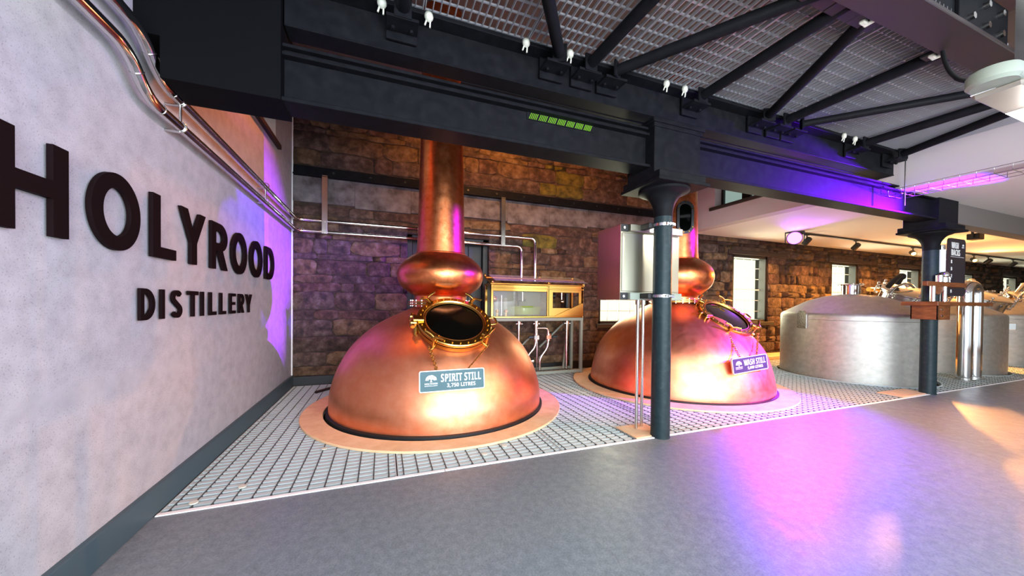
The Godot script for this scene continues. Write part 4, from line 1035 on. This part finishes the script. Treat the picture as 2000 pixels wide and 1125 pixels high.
	# product pipes under the safe
	var nm := ["straight, on the left", "bending left below its valve", "with a looped top and valve on the right", "straight, on the right", "thin, in the middle"]
	var paths := [[V(2.60, 1.135, -6.6), V(2.60, 0.0, -6.6)], [V(2.985, 1.135, -6.6), V(2.985, 0.62, -6.6), V(2.80, 0.42, -6.6), V(2.78, 0.0, -6.6)], [V(2.99, 0.99, -6.6), V(3.27, 0.99, -6.6), V(3.27, 0.60, -6.6), V(3.08, 0.36, -6.6), V(3.08, 0.0, -6.6)], [V(3.71, 1.135, -6.6), V(3.71, 0.0, -6.6)], [V(3.05, 1.135, -6.68), V(3.05, 0.0, -6.68)]]
	for i in 5:
		var o := thing("product_pipe", "polished product pipe under the spirit safe, %s" % nm[i], "pipe")
		part("pipe", MB.new().tube(smooth_path(paths[i], 0.10, 6), 0.028 if i < 4 else 0.014, 12), M.chrome, o)
		if i < 4 and i != 2: part("union", MB.new().cyl(paths[i][0] - V(0, 0.06, 0), paths[i][0] - V(0, 0.01, 0), 0.055, 10).ball(paths[i][0] + V(0.06, -0.05, 0.02), 0.025, 8).ball(paths[i][0] + V(-0.06, -0.05, 0.02), 0.025, 8), M.chrome, o)
		if i == 1 or i == 2:
			var x: float = 2.985 if i == 1 else 3.27
			part("valve_body", MB.new().box(V(x, 0.80, -6.6), V(0.13, 0.10, 0.10), 0.012).cyl(V(x, 0.73, -6.6), V(x, 0.755, -6.6), 0.06, 12).cyl(V(x, 0.845, -6.6), V(x, 0.87, -6.6), 0.06, 12), M.chrome, o)
			var sg := -1.0 if i == 1 else 1.0
			part("valve_handle", MB.new().box(V(x + sg * 0.13, 0.81, -6.55), V(0.12, 0.045, 0.04), 0.01), mat(Color(0.05, 0.14, 0.15), 0.4), o)
	var pu := thing("transfer_pump", "small chrome pump low behind the product pipes", "pump", V(2.70, 0.25, -6.76))
	part("body", MB.new().ball(Vector3.ZERO, 0.12, 16).cyl(V(0.05, 0, 0), V(0.28, 0.03, 0), 0.09, 14).cyl(V(0, 0.1, 0), V(0, 0.22, 0), 0.04, 10), M.chrome, pu)
	part("foot", MB.new().span(V(-0.1, -0.25, -0.08), V(0.25, -0.08, 0.08), 0.01), M.fitting, pu)

# ---------- columns ----------
func column(x: float, z: float, label: String) -> void:
	var t := thing("iron_column", label, "column", V(x, 0, z))
	part("shaft", MB.new().lathe([Vector2(0.106, 0), Vector2(0.103, 0.03), Vector2(0.102, 1.0), Vector2(0.098, 2.50)], 40), M.column, t)
	part("capital", MB.new().lathe(spline([Vector2(0.098, 2.49), Vector2(0.104, 2.56), Vector2(0.125, 2.64), Vector2(0.175, 2.715), Vector2(0.255, 2.755), Vector2(0.27, 2.765)], 5) + [Vector2(0.27, 2.79), Vector2(0.0, 2.79)], 48), M.black_steel, t)
	part("cap_plate", MB.new().box(V(0, 2.805, 0.0), V(0.70, 0.035, 0.62), 0.005).box(V(0, 2.86, -0.01), V(0.64, 0.08, 0.58), 0.005), M.black_steel, t)
	part("casing", MB.new().span(V(-0.32, 2.895, -0.23), V(0.32, 3.42, 0.20), 0.005), M.black_steel, t)
	part("cornice", MB.new().span(V(-0.36, 3.41, -0.24), V(0.36, 3.455, 0.235), 0.008).span(V(-0.34, 3.37, -0.235), V(0.34, 3.415, 0.218), 0.008), M.black_steel, t)

func build_columns() -> void:
	column(2.975, -3.115, "dark green-grey cast iron column in front of the farther copper still")
	column(8.93, -3.15, "dark iron column with wooden shelves around it, in front of the steel tanks")
	one("floor_plate", "pale square plate on the grating at the foot of the first column", "plate", MB.new().span(V(2.66, 0.001, -3.50), V(3.08, 0.014, -3.13), 0.003), M.ply)
	one("floor_plate", "pale plate on the grating at the foot of the shelf column", "plate", MB.new().span(V(8.1, 0.001, -3.46), V(8.95, 0.014, -3.13), 0.003), M.ply)
	# polished cabinet behind the first column
	var t := thing("steel_cabinet", "polished steel cabinet clamped behind the first column", "cabinet", V(2.58, 1.555, -3.35))
	var W := 0.88; var H := 0.88
	part("body", MB.new().span(V(0, 0, -0.46), V(W, H, 0), 0.004), M.box_steel, t)
	part("door", MB.new().span(V(0.015, 0.10, 0), V(W - 0.015, H - 0.10, 0.010), 0.004), M.box_steel, t)
	for y in [0.0, H - 0.085]:
		part("mounting_rail", MB.new().span(V(0.10, y, 0), V(W, y + 0.085, 0.055), 0.006), M.fitting if y == 0.0 else M.box_steel, t)
		part("rail_end", MB.new().span(V(0.0, y, 0), V(0.10, y + 0.085, 0.012), 0.004), M.dark_frame, t)
		part("screw", MB.new().cyl(V(0.035, y + 0.042, 0.01), V(0.035, y + 0.042, 0.024), 0.016, 10), M.steel, t)
	for y in [1.60, 2.40]:
		var o := thing("pipe_clamp", "chrome band clamp round the first column, holding the cabinet's %s rail" % ("lower" if y < 2.0 else "upper"), "clamp", V(2.975, y, -3.115))
		part("band", MB.new().lathe([Vector2(0.101, -0.016), Vector2(0.108, -0.016), Vector2(0.108, 0.016), Vector2(0.101, 0.016)], 40), M.chrome, o)
		for i in 5:
			var a := -1.9 + i * 0.28 + PI
			part("bolt", MB.new().box(V(cos(a) * -0.115, 0, sin(a) * 0.115 * -1.0 if false else absf(sin(a)) * 0.115), V(0.03, 0.028, 0.02), 0.005), M.chrome, o)
		part("strut", MB.new().span(V(-0.16, -0.03, -0.19), V(-0.09, 0.03, -0.04), 0.004), M.dark_frame, o)
	for x in [2.855, 2.975]:
		var o := thing("conduit", "thin steel conduit from the cabinet down to the floor, %s" % ("left one" if x < 2.9 else "right one beside the column"), "conduit")
		part("tube", MB.new().cyl(V(x, 0.015, -3.37 - (0.05 if x > 2.9 else 0.0)), V(x, 1.555, -3.37 - (0.05 if x > 2.9 else 0.0)), 0.019, 12), M.steel, o)
		part("gland", MB.new().cyl(V(x, 1.50, -3.37 - (0.05 if x > 2.9 else 0.0)), V(x, 1.555, -3.37 - (0.05 if x > 2.9 else 0.0)), 0.03, 8), M.steel, o)

func build_column_fittings() -> void:
	var t := thing("column_counter", "wooden counter and upper shelf built around the second column", "counter")
	part("lower_shelf", MB.new().span(V(8.70, 1.535, -3.42), V(10.72, 1.605, -2.97), 0.006), M.wood, t)
	var bx := [[8.79, -3.33, 8.81, -3.0], [8.79, -3.02, 9.2, -3.0], [9.18, -3.33, 9.2, -3.0], [8.79, -3.33, 9.2, -3.31]]
	for q in bx: part("casing_board", MB.new().span(V(q[0], 1.295, q[1]), V(q[2], 1.535, q[3]), 0.003), M.wood, t)
	for y in [1.36, 1.47]: part("screw", MB.new().cyl(V(8.90, y, -3.0), V(8.90, y, -2.985), 0.018, 8), M.chrome, t)
	part("upper_shelf", MB.new().span(V(8.35, 1.86, -3.035), V(9.68, 1.935, -2.97), 0.005).span(V(9.05, 1.86, -3.30), V(9.68, 1.935, -3.0), 0.005), M.wood, t)
	part("bracket", MB.new().prism(PackedVector2Array([Vector2(8.62, 1.86), Vector2(9.08, 1.86), Vector2(8.78, 1.72), Vector2(8.66, 1.74)]), -3.03, -2.99), M.wood, t)
	for x in [8.60, 8.98]: part("post", MB.new().cyl(V(x, 1.605, -3.0), V(x, 1.86, -3.0), 0.035, 12), M.chrome, t)
	var s := thing("tank_sign", "tall dark sign board with white lettering behind the column's upper shelf", "sign", V(9.94, 2.245, -3.17))
	part("board", MB.new().prism(rounded(0.62, 1.06, 0.07), -0.03, 0.0), M.dark_sign, s)
	text(s, "lettering", "WASH", 0.115, 0.26, Transform3D(Basis(), V(-0.10, 0.40, 0.003)), M.white)
	text(s, "lettering", "BACKS", 0.115, 0.32, Transform3D(Basis(), V(-0.07, 0.27, 0.003)), M.white)
	part("rule", MB.new().span(V(-0.25, 0.187, 0), V(0.24, 0.194, 0.004)), M.white, s)
	tree_emblem(s, Transform3D(Basis(), V(0.20, 0.40, 0.003)), 0.075)
	var y := 0.10
	for ch in ["R", "B", "2", "B"]:
		text(s, "numeral", ch, 0.06, 0.042, Transform3D(Basis(), V(-0.215, y, 0.003)), M.white)
		y -= 0.13 if ch != "2" else 0.28
	var p := thing("sign_post", "bright steel post standing on the counter and carrying the tall dark sign", "post", V(9.09, 1.605, -3.08))
	part("tube", MB.new().cyl(Vector3.ZERO, V(0, 0.98, 0), 0.045, 16), M.chrome, p)
	part("sleeve", MB.new().cyl(V(0, 0.50, 0), V(0, 0.90, 0), 0.052, 16), M.white, p)
	part("thin_rod", MB.new().cyl(V(-0.11, 0.3, -0.05), V(-0.11, 0.98, -0.05), 0.018, 10), M.steel, p)
	var v := thing("tap_fitting", "small chrome tap fitting standing on the column's upper shelf", "tap", V(8.97, 1.936, -3.0))
	part("body", MB.new().cyl(Vector3.ZERO, V(0, 0.10, 0), 0.05, 12).ball(V(0, 0.12, 0), 0.065, 12).cyl(V(-0.16, 0.10, 0), V(0.05, 0.12, 0), 0.03, 10), M.chrome, v)
	part("cup", MB.new().cyl(V(-0.16, 0.0, 0), V(-0.16, 0.11, 0), 0.045, 12), M.chrome, v)
	part("lever", MB.new().tube([V(0.02, 0.13, 0.02), V(0.05, 0.06, 0.04), V(0.06, 0.0, 0.04)], 0.014, 8).tube([V(0.02, 0.15, 0.02), V(0.06, 0.05, 0.05)], 0.012, 8), M.chrome, v)

# ---------- lamps, track, cable tray ----------
func build_ceiling_things() -> void:
	# hanging tube light
	var t := thing("tube_light", "long weatherproof tube light hanging from the heavy beam at the right edge", "light", V(3.78, 3.02, -1.10))
	part("body", MB.new().prism(rounded(0.25, 0.10, 0.03), 0.10, 1.5, Transform3D(Basis(V(0, 0, 1), V(0, 1, 0), V(1, 0, 0)) * Basis.from_scale(V(1, 1, 1)), V(0, 0.05, 0))), M.fitting, t)
	part("end_cap", MB.new().lathe([Vector2(0, -0.055), Vector2(0.105, -0.05), Vector2(0.125, -0.03), Vector2(0.125, 0.03), Vector2(0.11, 0.05), Vector2(0, 0.055)], 32, Transform3D(Basis(), V(0.12, 0.05, 0))), M.fitting, t)
	part("cover", MB.new().span(V(0.16, -0.035, -0.11), V(1.48, 0.005, 0.11), 0.015), M.lamp_cover, t)
	part("diffuser", MB.new().span(V(0.66, -0.045, -0.10), V(1.46, -0.02, 0.10), 0.012), M.tube_glow, t)
	part("label_plate", MB.new().box(V(0.17, -0.002, -0.06), V(0.02, 0.006, 0.11)), M.white, t)
	part("grommet", MB.new().cyl(V(0.06, 0.08, -0.04), V(0.06, 0.112, -0.04), 0.022, 12), M.rubber, t)
	for bx in [0.5, 1.2]: part("bracket", MB.new().span(V(bx, 0.1, -0.02), V(bx + 0.03, 0.72, 0.02)), M.steel, t)
	for x in [4.8, 5.1]: bulb(V(x, 2.93, -1.10), Color(1.0, 0.97, 0.93), 1.5, 0.08)
	var c := thing("lamp_cable", "grey cable looping from the beam clamp down to the hanging tube light", "cable")
	part("cable", MB.new().tube(smooth_path([V(4.42, 3.68, -1.52), V(4.30, 3.40, -1.45), V(4.05, 3.14, -1.24), V(3.86, 3.09, -1.15)], 0.25, 10), 0.014, 10), M.rubber, c)
	part("plug", MB.new().cyl(V(4.02, 3.12, -1.225), V(3.87, 3.085, -1.155), 0.032, 12), M.fitting, c)
	# a second tube light over the viewer
	t = thing("tube_light", "tube light over the viewer, above the frame", "light", V(0.9, 3.05, -0.55))
	part("body", MB.new().span(V(0, 0, -0.1), V(1.5, 0.1, 0.1), 0.02), M.fitting, t)
	part("diffuser", MB.new().span(V(0.05, -0.03, -0.09), V(1.45, 0.0, 0.09), 0.012), M.tube_glow, t)
	for bx in [0.3, 1.2]: part("bracket", MB.new().span(V(bx, 0.1, -0.02), V(bx + 0.03, 1.1, 0.02)), M.steel, t)
	for x in [1.3, 2.0]: bulb(V(x, 2.98, -0.55), Color(1.0, 0.97, 0.93), 1.6, 0.08)
	# purple stage lamp at the tank side ceiling
	var pa := V(9.95, 3.26, -5.9)
	t = thing("stage_lamp", "glowing purple stage lamp on the low ceiling above the tanks", "stage lamp", pa)
	var aim := Transform3D(Basis.looking_at(V(-1.0, -0.16, 0.10), V(0, 1, 0)), Vector3.ZERO)
	var face := Transform3D(Basis.looking_at(V(-0.82, -0.10, 0.45), V(0, 1, 0)), Vector3.ZERO)
	part("housing", MB.new().lathe([Vector2(0.0, 0.0), Vector2(0.12, 0.0), Vector2(0.16, 0.10), Vector2(0.17, 0.20), Vector2(0.16, 0.20), Vector2(0.15, 0.15)], 24, face * Transform3D(Basis(V(1, 0, 0), -PI / 2), V(0, 0, 0.17))), M.dark_frame, t)
	part("lens", MB.new().cyl(V(0, 0, 0.05), V(0, 0, 0.02), 0.152, 24).mesh(), M.purple_glow, t, face)
	part("yoke", MB.new().box(V(0, 0.02, 0.05), V(0.02, 0.26, 0.03), 0.0, face * Transform3D(Basis(), V(-0.19, 0, 0))).box(V(0, 0.02, 0.05), V(0.02, 0.26, 0.03), 0.0, face * Transform3D(Basis(), V(0.19, 0, 0))).box(V(0, 0.15, 0.05), V(0.40, 0.025, 0.04), 0.0, face), M.dark_frame, t)
	spot(pa + V(-0.10, -0.01, 0.05), V(-1.5, 1.9, -5.35), PURPLE, 320.0, 10, 0.6, 0.03)
	spot(pa + V(-0.12, -0.01, 0.10), V(5.1, 0.0, -2.85), Color(0.50, 0.10, 1.0), 170.0, 13, 1.0, 0.10)
	spot(pa + V(-0.10, 0.02, 0.05), V(8.8, 3.43, -4.7), PURPLE, 8.0, 40, 1.0, 0.1)
	# track rail and its spot lamps
	one("track_rail", "thin dark lighting track along the low ceiling above the tanks", "track", MB.new().span(V(10.15, 3.385, -5.93), V(29.0, 3.425, -5.87), 0.004), M.dark_frame)
	var lamps := [[10.45, false, "nearest the purple stage lamp"], [12.62, false, "second from the purple stage lamp"], [15.65, true, "brightly lit, just left of the second column"], [17.7, false, "just right of the second column"], [19.7, true, "lit, right of the tall sign"], [20.8, false, "right of the lit one beyond the sign"], [22.9, false, "farthest, near the right edge"]]
	for q in lamps: track_lamp(V(q[0], 3.385, -5.9), q[1], "small dark track spotlight, %s" % q[2])
	var nb := thing("ceiling_speaker", "small dark box speaker on the ceiling just right of the second column", "speaker", V(13.4, 3.43, -4.0))
	part("body", MB.new().span(V(-0.13, -0.28, -0.10), V(0.13, -0.14, 0.10), 0.01), M.rubber, nb)
	part("bracket", MB.new().span(V(-0.16, -0.25, -0.02), V(-0.13, 0.0, 0.02)), M.dark_frame, nb)
	# wire cable tray under the low ceiling
	var tr := thing("cable_tray", "thin wire basket cable tray hanging under the low ceiling at the right", "cable tray")
	var lx := [[7.34, 3.20], [7.34, 3.28], [7.72, 3.20], [7.72, 3.28], [7.53, 3.20]]
	for q in lx: part("wire", MB.new().cyl(V(q[0] - 0.12, q[1], -3.02), V(q[0] - 0.12, q[1], 1.0), 0.004, 6), M.steel, tr)
	for i in 28:
		var z := -3.0 + i * 0.14
		part("rib", MB.new().tube([V(7.22, 3.28, z), V(7.22, 3.20, z), V(7.60, 3.20, z), V(7.60, 3.28, z)], 0.0035, 6), M.steel, tr)
	for z in [-2.85, -1.0]: part("hanger_rod", MB.new().cyl(V(7.3, 3.02, z), V(7.3, 3.7, z), 0.008, 6), M.steel, tr)

func track_lamp(at: Vector3, lit: bool, label: String) -> void:
	var t := thing("track_spotlight", label, "spotlight", at, "ceiling track spotlights")
	part("stem", MB.new().cyl(V(0, 0, 0), V(0, -0.10, 0), 0.015, 8).span(V(-0.06, -0.02, -0.03), V(0.06, 0.0, 0.03), 0.004), M.dark_frame, t)
	var to := V(-0.75, -0.45, 0.55) if lit else V(0.2, -0.5, -0.6)
	var f := Transform3D(Basis.looking_at(to, V(0, 1, 0)), V(0, -0.17, 0))
	part("head", MB.new().lathe([Vector2(0, 0.0), Vector2(0.06, 0.0), Vector2(0.07, 0.02), Vector2(0.07, 0.19), Vector2(0.06, 0.19), Vector2(0.055, 0.16)], 20, f * Transform3D(Basis(V(1, 0, 0), -PI / 2), V(0, 0, 0.1))), M.dark_frame, t)
	part("lens", MB.new().cyl(V(0, 0, -0.07), V(0, 0, -0.05), 0.055, 16).mesh(), M.warm_glow if lit else M.dark_glass, t, f)
	var d := to.normalized()
	if lit: spot(at + V(0, -0.17, 0) + d * 0.12, at + V(-2.8, -3.2, 1.0), WARM, 110.0, 52, 0.9, 0.06)
	spot(at + V(0, -0.25, 0.0) + V(0, 0, -0.15), at + V(0.0, -2.6, -1.2), WARM, 7.0, 58, 0.8, 0.06)
	if lit: spot(at + V(-0.3, -0.5, 0.3), at + V(-0.6, 0.3, 1.6), WARM, 6.0, 75, 0.8, 0.1)

# ---------- small things ----------
func build_small() -> void:
	# green light on the beam, modelled as seven groups of glowing bars
	var t := thing("green_light_marks", "green light on the black beam, modelled as seven groups of slanted glowing bars", "light marks", V(1.28, 3.275, -3.045))
	part("backing", MB.new().span(V(-0.02, -0.036, -0.005), V(0.71, 0.030, 0.003)), M.black_steel, t)
	for g in 7:
		for k in 5:
			var x := g * 0.099 + k * 0.0172
			part("light_mark", MB.new().prism(PackedVector2Array([Vector2(x, -0.030), Vector2(x + 0.0060, -0.030), Vector2(x + 0.0285, 0.024), Vector2(x + 0.0225, 0.024)]), 0.003, 0.009), M.green_glow, t)
	var h := thing("hose_end", "thin dark hose lying on the grating behind the nearest copper still", "hose")
	part("hose", MB.new().tube(smooth_path([V(-1.02, 0.02, -6.4), V(-0.7, 0.03, -6.75), V(-0.4, 0.03, -6.9), V(0.2, 0.03, -6.95)], 0.2, 6), 0.022, 8), M.timber, h)
